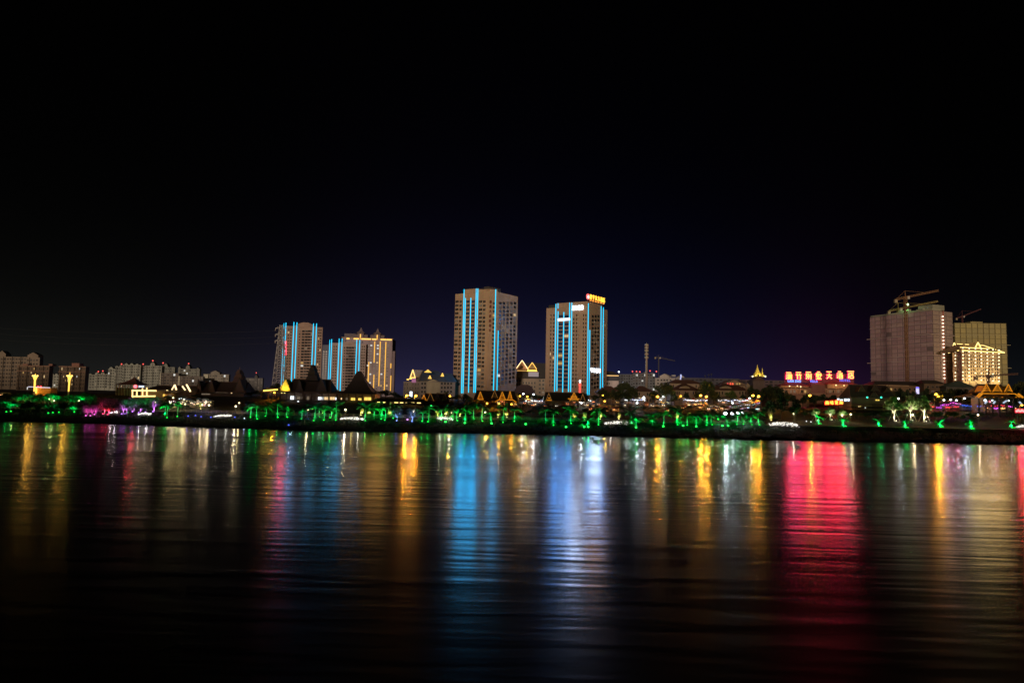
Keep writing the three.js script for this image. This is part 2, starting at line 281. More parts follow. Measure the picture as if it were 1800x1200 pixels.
// characters drawn as strokes on a 10 x 10 field
const GLYPH = {
  '澜': '1,1 2,2;0.5,4 1.5,5;0.5,9 2,6;3.5,1 3.5,9.5;3.5,1.2 9.5,1.2 9.5,9.5;4.5,3 8.5,3;5,4.5 8,4.5 8,6 5,6 5,4.5;6.5,2 6.5,9;6.3,6 4.5,8.5;6.7,6 8.5,8.5',
  '竹': '2.5,0.5 1,3.5;1.8,2.3 4.5,2.3;3,2.3 3,9.5;6.8,0.5 5.4,3.5;6,2.3 9.5,2.3;7.8,2.3 7.8,9.3 6.8,8.8',
  '别': '1,1 5,1 5,3.6 1,3.6 1,1;0.5,5 5.2,5 4.8,9.3 4,9;2.8,3.6 2.5,6.5 0.5,9.5;7,2 7,7;9,0.5 9,9.5 8,9',
  '墅': '0.8,0.8 4.6,0.8 4.6,3.6 0.8,3.6 0.8,0.8;0.8,2.2 4.6,2.2;2.7,0.8 2.7,6;0.8,4.6 4.8,4.6;0.5,6 5,6;6,1 9,1 7.6,2.6;5.6,3 9.6,3 9,4.2;7.5,3 7.5,6.2 6.8,6;5,7 5,9.5;2,8 8,8;0.5,9.6 9.5,9.6',
  '大': '0.8,3.6 9.2,3.6;5,0.5 5,4 3.5,7 0.8,9.5;5,4 6.5,7 9.3,9.5',
  '酒': '1,1 2,2;0.5,4 1.5,5;0.5,9 2,6;3.2,1.2 9.6,1.2;3.8,3.2 9.2,3.2 9.2,9.4 3.8,9.4 3.8,3.2;5.6,1.2 5.6,5 4.6,6;7.3,1.2 7.3,5.4 8.6,5.4;3.8,7.2 9.2,7.2',
  '店': '5,0.3 5,1.5;1.2,1.6 9.5,1.6;1.4,1.6 1.4,6 0.5,9.6;5.5,2.6 5.5,5.6;5.5,4 8.8,4;3.2,5.8 8.8,5.8 8.8,9.4 3.2,9.4 3.2,5.8',
  '建': '3.5,1.6 8.8,1.6 8.8,4.6;3,3.1 9.6,3.1;3.5,4.6 8.8,4.6;3.5,6.1 9,6.1;6.1,0.5 6.1,8.2;0.8,1.2 2.6,1.2 1.2,4.2 2.6,4.2 1.6,7.4 0.4,9.4;0.9,6 3,8.6 9.6,9.4',
  '宇': '5,0.3 5,1.4;1,3 1,1.6 9,1.6 9,3;2.5,3.6 7.5,3.6;1,5.4 9,5.4;5,3.6 5,9.4 4,9',
  '东': '1,2 9,2;4.2,0.4 2.4,4.6 8.6,4.6;5.2,3.4 5.2,9.4 4.4,9;3,6 1.2,8.6;7,6 9,8.6',
  '方': '5,0.4 5,1.8;0.8,2.2 9.2,2.2;4.2,2.2 3.8,6 1,9.5;4,4.6 8,4.6 7.4,9.4 6,8.8',
  '南': '1,1.8 9,1.8;5,0.3 5,3.2;1.2,9.5 1.2,3.4 8.8,3.4 8.8,9.4;3.6,4 4.2,5;6.4,4 5.8,5;3,5.4 7,5.4;2.8,7 7.2,7;5,5.4 5,9.2',
  '味': '0.8,2.5 3.2,2.5 3.2,6.8 0.8,6.8 0.8,2.5;4.4,2.4 9,2.4;4,4.6 9.6,4.6;6.7,0.4 6.7,9.6;6.5,4.6 4,8.4;6.9,4.6 9.6,8.4',
  '食': '5,0.3 0.8,3.6;5,0.3 9.2,3.6;3,3.6 7,3.6;3,5.2 7,5.2;3,6.8 7,6.8;3,3.6 3,9.2 5,8.4;7,3.6 7,6.8;5.6,6.8 9,9.4',
  '加': '0.8,3.4 4.6,3.4 4.2,9 3.2,8.6;2.6,1 2.4,5 0.6,9.4;6,3.4 9.2,3.4 9.2,8.6 6,8.6 6,3.4',
};
function glyph(ch, w, h, t, d = .25) { // centred on its base, facing +z
  const b = new MB();
  for (const l of GLYPH[ch].split(';')) { const p = l.split(' ').map(q => q.split(',').map(Number)); for (let i = 0; i < p.length - 1; i++) b.beam(V((p[i][0] - 5) / 10 * w, (10 - p[i][1]) / 10 * h, d), V((p[i + 1][0] - 5) / 10 * w, (10 - p[i + 1][1]) / 10 * h, d), t); }
  return b;
}
const cyan = em(0, .62, 1, 1.6), cyanC = C(.0, .42, 1), orangeS = em(1, .5, .06, 1.2), goldS = em(1, .72, .22, 2.2);

// ---------------------------------------------------------------- the two tall towers in the middle
{
  const o = block('residential_tower', 'tan high-rise with turquoise neon lines and a shadowed right side, left of the two tallest', 'tower', [[797, 545], [857.5, 525], [871.5, 528], [908, 552]], 820, 515, wallMat(.46, .31, .205));
  const H = o.H, p = 3.02;
  grid(o, 0, [803.5], 530, 22, p, 3.5, 2.0, { glass: [glassDark, glassDark, glassDim, curtain], lit: .09 });
  grid(o, 0, [810], 530, 22, p, 2.5, 2.0, { glass: [glassDark, glassDark, glassDim], lit: .07 });
  grid(o, 0, [822.8, 831.8], 530, 22, p, 3.5, 1.9, { glass: [glassBlue, glassBlue, glassDark, glassDim], lit: .07, lits: [litWarm, litWhite, litDim], frm: frameGrey });
  grid(o, 0, [845], 530, 22, p, 3.3, 2.0, { glass: [glassDark, glassDark, glassDim, curtain], lit: .06 });
  grid(o, 0, [851.5], 530, 22, p, 2.6, 2.0, { glass: [glassDark, glassDim, curtain], lit: .04 });
  grid(o, 1, [868], 533, 21, p, 1.8, 1.9, { lit: .055 });
  grid(o, 2, [879.5, 886, 892.5, 899, 905], 533, 21, p, 3.2, 2.2, { glass: [glassDark, glassDark, glassDim, curtain], lit: .08, frm: frameDark });
  for (const [px, y0, y1] of [[816.2, 508.5, 691], [818.4, 524, 691], [828, 523.5, 690], [837.6, 507, 690], [840.4, 507, 690]]) strip(o, 0, px, y0, y1, .52, cyan, cyanC, 14);
  strip(o, 1, 871.2, 508.5, 686, .52, cyan, cyanC, 14); strip(o, 2, 875.4, 581, 686, .52, cyan, cyanC, 8);
  const f0 = o.faces[0], a = o.hit(0, 817, 520).s, b = o.hit(0, 839, 520).s, c = o.hit(0, 857, 520).s;
  part('parapet', new MB().box(0, 0, -3, b - a, 3.1, 6).geo(), wallMat(.46, .31, .205), o, on(f0, (a + b) / 2, H - .3, .3), f0.turn);
  part('parapet', new MB().box(0, 0, -4, c - b, 1.7, 8).geo(), wallMat(.46, .31, .205), o, on(f0, (b + c) / 2, H - .1, .02), f0.turn);
  part('parapet', new MB().box(0, 0, -4, 6.5, 1.6, 8).geo(), wallMat(.46, .31, .205), o, on(o.faces[1], o.faces[1].w / 2, H - .1, .02), o.faces[1].turn);
  part('roof_house', new MB().box(0, 0, 0, 12, 4, 9).box(-2, 4, 0, 5, 1.4, 5).geo(), mat(.05, .045, .045), o, on(f0, f0.w * .75, H, -12), f0.turn);
  for (let r = 0; r < 23; r++) ledge(o, 0, a + 1, b - 1, o.hit(0, 828, 530).v + 1.0 - r * p, .28, .25, wallMat(.3, .24, .2), 'floor_band');
  aircon(o, 0, [806.8, 842, 848.2, 854.6], 533, 22, p); aircon(o, 2, [882.8, 889.2, 895.8, 902], 536, 21, p);
  const vx = o.hit(1, 862, 530).s; // the unlit upright lettering at the corner
  for (let k = 0; k < 7; k++) part('sign_character', glyph(pick(['澜', '大', '酒', '店', '方', '宇', '建']), 1.7, 2.3, .3).geo(), mat(.16, .035, .025), o, on(o.faces[1], vx, o.hit(1, 862, 533).v - k * 3.55, 0), o.faces[1].turn);
}
{
  const o = block('hotel_tower', 'tan high-rise with blue neon lines and a yellow rooftop sign, right of the two tallest', 'tower', [[959, 556], [1032, 535], [1067, 560]], 970, 541, wallMat(.40, .275, .20));
  const H = o.H, p = 3.03, f0 = o.faces[0], f1 = o.faces[1];
  grid(o, 0, [968.8], 554, 19, p, 1.1, 1.9, { lit: .04 }); grid(o, 0, [974], 554, 19, p, 1.5, 1.9, { lit: .055 });
  grid(o, 0, [986, 996.3], 556, 19, p, 3.9, 2, { glass: [glassBlue], lit: .12, lits: [litWarm, litYellow, litWarm], frm: mat(.07, .09, .16) });
  grid(o, 0, [1008.8], 554, 19, p, 1.6, 1.9, { lit: .055 }); grid(o, 0, [1014], 554, 19, p, 1.1, 1.9, { lit: .05 });
  grid(o, 0, [1026, 1030.2], 554, 19, p, 1.1, 1.9, { lit: .02 });
  grid(o, 1, [1042, 1047, 1052], 556, 19, p, 3.2, 2.2, { lit: .02, frm: frameDark, glass: [glassDark, glassDark, curtain] }); grid(o, 1, [1063.5], 558, 18, p, 2, 1.9, { lit: .04 });
  for (const [px, y0, y1] of [[977.6, 534, 688], [981.4, 533, 542], [981.4, 547, 687], [991.5, 548.5, 690], [1001.8, 532, 688.5], [1005.6, 532, 688.5]]) strip(o, 0, px, y0, y1, .52, cyan, C(.02, .26, 1), 14);
  for (const [px, y0, y1] of [[1034, 533, 694], [1036.6, 580, 694], [1056.5, 538, 686], [1060.4, 540, 684]]) strip(o, 1, px, y0, y1, .52, cyan, C(.02, .26, 1), 14);
  const a = o.hit(0, 978, 540).s, b = o.hit(0, 1003, 540).s;
  part('parapet', new MB().box(0, 0, -3, b - a, 3.6, 6).geo(), wallMat(.40, .275, .20), o, on(f0, (a + b) / 2, H - .3, .25), f0.turn);
  part('parapet', new MB().box(0, 0, -5, f0.w - b, 3.4, 10).geo(), wallMat(.40, .275, .20), o, on(f0, (f0.w + b) / 2, H - .1, .02), f0.turn);
  part('parapet', new MB().box(0, 0, -5, f1.w * .72, 3.2, 10).geo(), wallMat(.40, .275, .20), o, on(f1, f1.w * .36, H - .1, .03), f1.turn);
  part('roof_house', new MB().box(0, 0, 0, 9, 2.6, 7).geo(), mat(.03, .03, .03), o, on(f0, 5, H, -6), f0.turn);
  for (let r = 0; r < 19; r++) ledge(o, 0, a + 1.6, b - 1.6, o.hit(0, 991, 556).v + 1.1 - r * p, .3, .25, mat(.12, .12, .16), 'floor_band');
  aircon(o, 0, [971.2, 1011.4, 1017], 557, 18, p); aircon(o, 1, [1044.5, 1049.5, 1061], 559, 18, p);
  // white lettering boxes, a light bar and the upright red lettering
  const whiteBox = (i, x0, x1, y0, y1, n, k) => { const A = o.hit(i, x0, y0), B = o.hit(i, x1, y1), f = o.faces[i], w = (B.s - A.s) / n, h = A.v - B.v;
    for (let q = 0; q < n; q++) part('sign_letter_box', (n < 2 ? new MB().box(0, 0, .3, w, h, .5) : glyph('建宇东方酒店澜竹'[q * 2 + i], w * .8, h, w * .2, .35)).geo(), em(.78, .88, 1, 3.6), o, on(f, A.s + w * (q + .5), B.v, .02), f.turn);
    areaLight(o, on(f, (A.s + B.s) / 2, (A.v + B.v) / 2, 1), f.n, B.s - A.s, h, C(.55, .68, 1), k * 2.1); };
  whiteBox(0, 1006, 1025.5, 537, 544.5, 4, 24); whiteBox(1, 1037.5, 1055, 646.5, 655, 4, 26); whiteBox(0, 981.5, 1002, 560.2, 562.8, 1, 6);
  { const A = o.hit(0, 1020, 667), f = f0; part('sign_emblem', new MB().tube(V(0, .9, .2), V(0, .9, .5), .85, .85, 12).box(0, -.6, .35, .9, .8, .2).geo(), em(.8, .9, 1, 2), o, on(f, A.s, A.v - 2, 0), f.turn);
    '建宇东方酒店'.split('').forEach((ch, k) => part('neon_character', glyph(ch, 1.7, 1.5, .3).geo(), em(1, .07, .05, 2.4), o, on(f, A.s, A.v - 4.2 - k * 1.62, .2), f.turn));
    areaLight(o, on(f, A.s, A.v - 7, 1), f.n, 1.6, 9, C(1, .06, .05), 5); }
  // rooftop lettering on a frame along the right-hand roof edge
  const sg = frame('rooftop_sign', 'yellow and red lettering on a frame above the blue-lined tower', 'sign', 1043, 540), s0 = V(0, 0, 0);
  sg.position.copy(o.b).add(on(f1, 0, H + 3.1, .2)); 
  const chars = '建宇东方酒店'.split(''), len = f1.w * .80, q = Math.atan2(-f1.u.z, f1.u.x);
  const put = (name, g, m, s, y) => part(name, g, m, sg, f1.u.clone().multiplyScalar(s).setY(y), q);
  put('frame', new MB().box(len / 2 - 1, 1.0, -.3, len + 2, .2, .2).box(len / 2 - 1, 5.6, -.3, len + 2, .2, .2).box(0, 0, -.3, .2, 6, .2).box(len * .35, 0, -.3, .2, 6, .2).box(len * .7, 0, -.3, .2, 6, .2).box(len - .5, 0, -.3, .2, 6, .2).geo(), mat(.15, .05, .03), 0, 0);
  put('sign_emblem', new MB().tube(V(0, 3.6, 0), V(0, 3.6, .5), 2.1, 2.1, 16).geo(), em(1, .12, .12, 2.2), -.6, 0);
  put('sign_emblem', new MB().tube(V(0, 3.4, .55), V(0, 3.4, .7), 1.1, 1.1, 12).geo(), em(1, .85, .85, 2.2), -.6, 0);
  chars.forEach((c, k) => { const s = 3.6 + k * (len - 4.6) / 5; put('neon_character', glyph(c, 3.4, 4.0, .5, .1).geo(), em(1, .16, .02, 1.6), s, 2.0); put('neon_character', glyph(c, 3.4, 4.0, .34, .42).geo(), em(1, .62, .05, 2.2), s, 2.0); put('sign_letter_box', new MB().box(0, 0, .1, 2.4, .7, .3).geo(), em(1, .35, .05, 1.6), s, .9); });
  areaLight(sg, f1.u.clone().multiplyScalar(len / 2).setY(3.6).addScaledVector(f1.n, .9), f1.n, len, 4, C(1, .42, .04), 6);
}
// ---------------------------------------------------------------- the towers on the left
{
  const o = block('residential_tower', 'mauve-brown high-rise with paired turquoise neon lines behind the lattice pylon', 'tower', [[496, 752], [500.5, 738], [566, 748]], 505, 571, wallMat(.36, .255, .215), { py: 600 });
  const p = 3.02, H = o.H, f = o.faces[1];
  grid(o, 1, [507, 511.5], 579, 21, p, 1.7, 1.6, { lit: .055 }); grid(o, 1, [526.5], 582, 20, p, 1.6, 1.6, { lit: .055 });
  grid(o, 1, [533, 538.5, 543.5], 582, 20, p, 2.7, 1.9, { lit: .05, glass: [glassDark, glassDark, glassDim], frm: frameDark });
  grid(o, 1, [547.4], 582, 20, p, 1.4, 1.6, { lit: .02 }); grid(o, 1, [560.4, 563.8], 580, 21, p, 1.5, 1.6, { lit: .055 });
  for (const [px, y0, y1] of [[502.4, 567, 678], [516.4, 566, 684], [521.7, 566.5, 684], [550.8, 568.5, 684], [556.2, 568.5, 684]]) strip(o, 1, px, y0, y1, .72, cyan, cyanC, 7);
  strip(o, 0, 499.2, 568, 678, 1.2, cyan, cyanC, 7);
  for (const [x0, x1] of [[516.8, 521.3], [551.2, 555.8]]) { const A = o.hit(1, x0, 580).s, B = o.hit(1, x1, 580).s; part('stair_bay', new MB().box(0, 0, -.6, B - A - .6, H + 1, 1.4).geo(), wallMat(.36, .255, .215), o, on(f, (A + B) / 2, 0, -.05), f.turn); }
  const A = o.hit(1, 524, 568), B = o.hit(1, 550, 568), w = B.s - A.s;
  part('pediment', new MB().slab([[-w / 2, 0], [w / 2, 0], [w / 2, 2.6], [w * .18, 4.6], [-w * .18, 4.6], [-w / 2, 3]], -8, .3).geo(), wallMat(.36, .255, .215), o, on(f, (A.s + B.s) / 2, H - .2, 0), f.turn);
  ledge(o, 1, A.s, B.s, H - 3.6, .7, .6, wallMat(.45, .36, .3));
  // upright red lettering on the left edge
  const S = o.hit(1, 503.4, 598);
  '澜竹大酒店'.split('').forEach((c, k) => { part('neon_character', glyph(c, 2.6, 2.5, .42).geo(), em(1, .08, .12, 2.4), o, on(f, S.s - .6, S.v - 3 - k * 3.1, .5), f.turn); });
  areaLight(o, on(f, S.s - .4, S.v - 8, 1.2), f.n, 2.4, 15, C(1, .05, .14), 45);
}
{
  const o = block('residential_tower', 'lilac high-rise with turquoise neon lines in front of the orange-lined building', 'tower', [[577, 766], [581.5, 752], [643, 760]], 590, 599.5, wallMat(.37, .29, .285), { py: 620 });
  const p = 3.05, H = o.H, f = o.faces[1];
  grid(o, 1, [587, 591.2], 609, 16, p, 1.6, 1.6, { lit: .04 }); grid(o, 1, [605.5], 611, 15, p, 1.5, 1.6, { lit: .02 });
  grid(o, 1, [610.5, 615.3, 620], 611, 15, p, 2.6, 1.9, { lit: .08, frm: frameDark, glass: [glassDark, glassDim] }); grid(o, 1, [624], 611, 15, p, 1.3, 1.6, { lit: .02 });
  grid(o, 1, [636.5, 640.3], 609, 16, p, 1.6, 1.6, { lit: .055 });
  for (const [px, y0, y1] of [[582.8, 596, 688], [596, 595, 688], [601.2, 595, 688], [627, 597, 664], [632.2, 597.5, 668]]) strip(o, 1, px, y0, y1, .72, cyan, cyanC, 7);
  strip(o, 0, 579.8, 597, 688, 1.52, cyan, cyanC, 8);
  for (const [x0, x1] of [[596.4, 600.8], [627.4, 631.8]]) { const A = o.hit(1, x0, 600).s, B = o.hit(1, x1, 600).s; part('stair_bay', new MB().box(0, 0, -.6, B - A - .6, H + 1, 1.4).geo(), wallMat(.37, .29, .285), o, on(f, (A + B) / 2, 0, -.05), f.turn); }
  const A = o.hit(1, 604, 600), B = o.hit(1, 626, 600); ledge(o, 1, A.s, B.s, H - 3.4, .7, .6, wallMat(.45, .37, .33));
  part('parapet', new MB().box(0, 0, -4, B.s - A.s, 1.8, 8).geo(), wallMat(.37, .29, .285), o, on(f, (A.s + B.s) / 2, H - .2, .1), f.turn);
}
{
  const o = block('apartment_building', 'lilac apartment block outlined by orange light strips with two small roof spires', 'building', [[600, 763], [689, 768]], 640, 594.5, wallMat(.30, .25, .30), { depth: 22, py: 620 });
  const p = 3.1, H = o.H, f = o.faces[0];
  grid(o, 0, [647.5, 652.5, 659, 664, 672, 676, 682], 607, 17, p, 2.1, 1.8, { lit: .07, lits: [litWhite, litWarm, litYellow], frm: mat(.3, .28, .34), glass: [glassDark, glassDim] });
  for (const [px, y0, y1] of [[648.2, 636, 688], [658.6, 600, 637], [657.2, 658.5, 690], [668.4, 600, 678.5], [678.2, 601, 688], [687, 638.5, 647], [687, 660, 688]]) strip(o, 0, px, y0, y1, .9, orangeS, C(1, .45, .06), 5, 'light_strip');
  const cor = mat(.4, .3, .2);
  for (const [x0, x1] of [[609, 614], [621.5, 630.5], [635, 643.5], [643.8, 652], [654, 661.5], [669, 678.8], [679.2, 688.5]]) { const A = o.hit(0, x0, 595), B = o.hit(0, x1, 595); part('light_strip', new MB().box(0, 0, .4, B.s - A.s, 1.1, .5).geo(), em(1, .52, .1, 2), o, on(f, (A.s + B.s) / 2, H - 1.3, .02), f.turn); }
  areaLight(o, on(f, f.w * .55, H - .8, 1.4), f.n, f.w * .85, 1.2, C(1, .45, .08), 8);
  ledge(o, 0, -.5, f.w + .5, H, .6, 1, cor);
  for (const [px, top] of [[633.5, 575.5], [663, 577.5]]) { const S = o.hit(0, px, 590).s, t = o.hit(0, px, top).v - H;
    part('roof_spire', new MB().box(0, 0, -3, 6.5, t * .42, 6).hip(-4.6, 4.6, -7.6, 1.6, t * .42, t * .66, -1.4, 1.4, -4.2, -1.8).hip(-1.6, 1.6, -4.4, -1.6, t * .66, t, -.08, .08, -3, -2.95).geo(), mat(.16, .13, .15), o, on(f, S, H + .6, 0), f.turn);
    part('light_strip', new MB().box(0, 0, .2, 1.0, t * .46, .4).geo(), em(1, .5, .08, 1.5), o, on(f, S, H - 1, .6), f.turn);
    part('roof_house', new MB().box(0, 0, -5, 15, 3.2, 9).hip(-7.5, 7.5, -9.5, -.5, 3.2, 5, -4, 4).geo(), mat(.15, .12, .14), o, on(f, S, H + .6, -1), f.turn); }
  part('roof_house', new MB().box(0, 0, -6, 12, 4.4, 9).geo(), mat(.13, .11, .13), o, on(f, 8, H + .6, -1), f.turn);
}
block('apartment_building', 'dim slate high-rise seen between the two neon-lined left towers', 'building', [[566, 1000], [581, 1000]], 570, 606, wallMat(.12, .14, .21), { py: 620 });
block('apartment_building', 'dim mauve slab peeping out behind the orange-lined block', 'building', [[689.3, 769], [694, 769]], 690, 617, wallMat(.2, .16, .19), { py: 630, depth: 5 });
{ const o = scene.children[scene.children.length - 2]; grid(o, 0, [569, 573.5, 578], 618, 20, 3.4, 2, 1.7, { lit: .02, frm: mat(.16, .2, .3) }); }
// ---------------------------------------------------------------- far-left housing
const farWhite = wallMat(.27, .295, .27), farWhiteB = wallMat(.2, .22, .205), farBrown = wallMat(.17, .125, .09);
function gables(o, i, list, m, d = 7) { const f = o.faces[i]; for (const [px, py, wpx] of list) { const S = o.hit(i, px, py), w = wpx * .42 * (Math.abs(o.b.z) / 525), h = Math.max(1.2, S.v - o.H); part('roof_gable', new MB().slab([[-w / 2, 0], [w / 2, 0], [w / 2, h * .45], [0, h], [-w / 2, h * .45]], -d, 0).geo(), m, o, on(f, S.s, o.H - .05, .05), f.turn); } }
function farBlock(label, x0, x1, top, D, m, gl, cols, py0, rows, pitch, opt = {}) {
  const o = block('apartment_building', label, 'building', [[x0, D], [x1, D + (opt.slant || 0)]], (x0 + x1) / 2, top, m, { depth: opt.depth || 5, py: 660 });
  gables(o, 0, gl, m);
  const xs = []; for (let k = 0; k < cols; k++) xs.push(x0 + (x1 - x0) * (k + .5) / cols);
  const wOpt = { lit: opt.lit ?? .02, lits: opt.lits || [litWhite, litDim, litWarm], frm: m, glass: opt.glass || [glassDark, glassDim, glassDark] }, ww = (x1 - x0) / cols * o.b.z / -FOC * (opt.fill || .6);
  grid(o, 0, xs.filter((_, k) => k % 3 !== 1), py0, rows, pitch, ww, pitch * .5, wOpt); grid(o, 0, xs.filter((_, k) => k % 3 === 1), py0, rows, pitch, ww * 1.1, pitch * .78, wOpt);
  for (let k = 1; k < cols; k += 3) { const A = o.hit(0, x0 + (x1 - x0) * k / cols, top + 2); part('pier', new MB().box(0, 0, .35, .5, o.H, .7).geo(), m, o, on(o.faces[0], A.s, 0, .02), o.faces[0].turn); }
  return o;
}
farBlock('big beige apartment slab with a gabled tower at each end, behind brown block', -30, 46, 626.5, 640, wallMat(.185, .15, .115), [[3, 616, 14]], 15, 631, 17, 3.3, { lit: .01 });
{ const o = farBlock('beige stair tower with peaked roof at the end of the beige slab', 46, 67, 628, 632, wallMat(.20, .16, .125), [[57.5, 619, 19]], 4, 633, 15, 3.3, { lit: .02 }); }
for (const [x0, x1, rh, lab] of [[29, 85, null, 'brown apartment block with scattered white lit windows behind a tall lit lamp column'], [102.5, 149, [122, 135], 'brown apartment block with raised roof house behind the other lit lamp column']]) {
  const o = farBlock(lab, x0, x1, 642 + (x0 > 90 ? 1.5 : 0), 560, farBrown, [], 12, 648, 14, 3.05, { lit: x0 > 90 ? .07 : .13, lits: [litWhite, litWhite, litWarm, litYellow], fill: .45 });
  const f = o.faces[0]; for (const py of [643, 652.5]) ledge(o, 0, -.4, f.w + .4, o.hit(0, x0 + 5, py + (x0 > 90 ? 1.5 : 0)).v, .5, .6, wallMat(.33, .19, .14));
  part('roof_house', (rh ? new MB().box(0, 0, -6, 6, 2.6, 6) : new MB().box(-9, 0, -6, 4, 1.2, 5).box(11, 0, -6, 3, 1.6, 5)).geo(), wallMat(.26, .13, .1), o, on(f, rh ? o.hit(0, 128, 640).s : f.w / 2, o.H, 0), f.turn);
}
const FAR = 'pale apartment towers with small roof gables on the left skyline';
const far = (x0, x1, top, D, gl, cols, rows, lab, m = farWhite, opt = {}) => farBlock(lab, x0, x1, top, D, m, gl, cols, top + 3.2, rows, 3.3 * D / 1000 + .6, opt);
far(84, 103, 659, 1000, [[91, 656, 6], [98.5, 656, 5]], 4, 8, 'pale tower with two small gables between the two brown blocks');
far(147, 166, 658, 1025, [[151, 655, 5], [158, 656, 5]], 4, 8, 'pale tower with dull windows just right of the brown blocks', farWhiteB);
far(166, 189, 657, 1020, [[170, 654, 6], [180, 653.5, 6]], 5, 8, 'pale tower with two red roof beacons', farWhite);
far(189, 201, 648, 960, [[195, 644.5, 6]], 3, 11, 'narrow pale tower, lowest step of the stepped white terrace');
far(201, 215, 644.5, 950, [[205, 642.5, 5], [212, 640.5, 5]], 4, 12, 'pale tower, second step of the stepped white terrace', farWhiteB);
far(214, 246, 641, 940, [[221.5, 638, 5.5], [231, 638, 5.5], [240.5, 639, 5]], 8, 12, 'broad pale tower with three gables topping the stepped terrace');
far(245, 254, 643.5, 944, [], 2, 10, 'dim grey tower in the gap beside the three-gabled tower', farWhiteB);
far(253, 283, 642.5, 930, [[268, 635.5, 8]], 8, 11, 'pale tower with one tall gable and red beacon');
far(281, 306, 645, 936, [[291, 638, 7], [286, 641, 4]], 6, 10, 'grey tower with a gabled roof house behind low dark slab', farWhiteB);
far(282, 314, 655.5, 926, [], 6, 7, 'low dark slab with a pale end wall and one orange window', wallMat(.12, .105, .095), { lit: .06 });
far(312, 350, 648, 942, [[330, 640.5, 7], [315, 644, 4], [347, 646, 4]], 8, 10, 'wide grey tower with a central gable and red beacon', farWhiteB, { lit: .06 });
far(316, 357, 661, 924, [], 8, 6, 'low dark-grey slab before the wide grey tower', wallMat(.135, .12, .11), { lit: .06 });
far(357, 402, 657.5, 950, [[378, 651, 16]], 9, 7, 'pale block with one wide gable beside the brown spired hall', wallMat(.22, .21, .19), { lit: .06 });
far(432, 462, 664, 1250, [[450, 658, 5]], 6, 6, 'faint grey high-rise far off behind the trees', wallMat(.08, .085, .1), { lit: 0 });
{ // pale end walls
  const e = (px0, px1, py0, D, lab) => { const o = block('end_wall_building', lab, 'building', [[px0, D], [px1, D]], px0, py0, wallMat(.5, .5, .42), { py: 665, depth: 20 }); grid(o, 0, [(px0 + px1) / 2], py0 + 3, 6, 3.2, .7, 1.4, { lit: 0, frm: frameGrey }); };
  e(280.4, 282, 655.5, 925, 'thin bright stair block at the end of the low dark slab'); e(312.6, 315.6, 661, 923, 'thin bright stair block at the end of the dark-grey slab'); e(358, 365, 658, 948, 'thin bright stair block beside the wide-gabled pale block');
}
// red warning beacons on the roofs
function beacon(px, py, D, lab, r = .9, s = 1.6) { const p = P(px, py, D), o = thing('roof_beacon', lab, 'beacon', p, 'red warning beacons on far roofs'); new MB().ball(0, r, 0, r).build('lamp', em(1, .10, .08, s), o); new MB().box(0, -6, 0, .4, 6.2, .4).build('pole', frameDark, o); return o; }
for (const [x, y, D] of [[172, 654, 1015], [180, 653, 1015], [213, 641, 945], [268, 635, 925], [251, 641, 940], [286, 639, 955], [331, 640, 985], [450, 656, 1245], [1112, 654, 895], [1119, 654, 895], [1125, 654.5, 895], [1143, 653, 895], [1154, 654, 895]]) beacon(x, y, D, 'small red warning lamp on a distant pale roof');
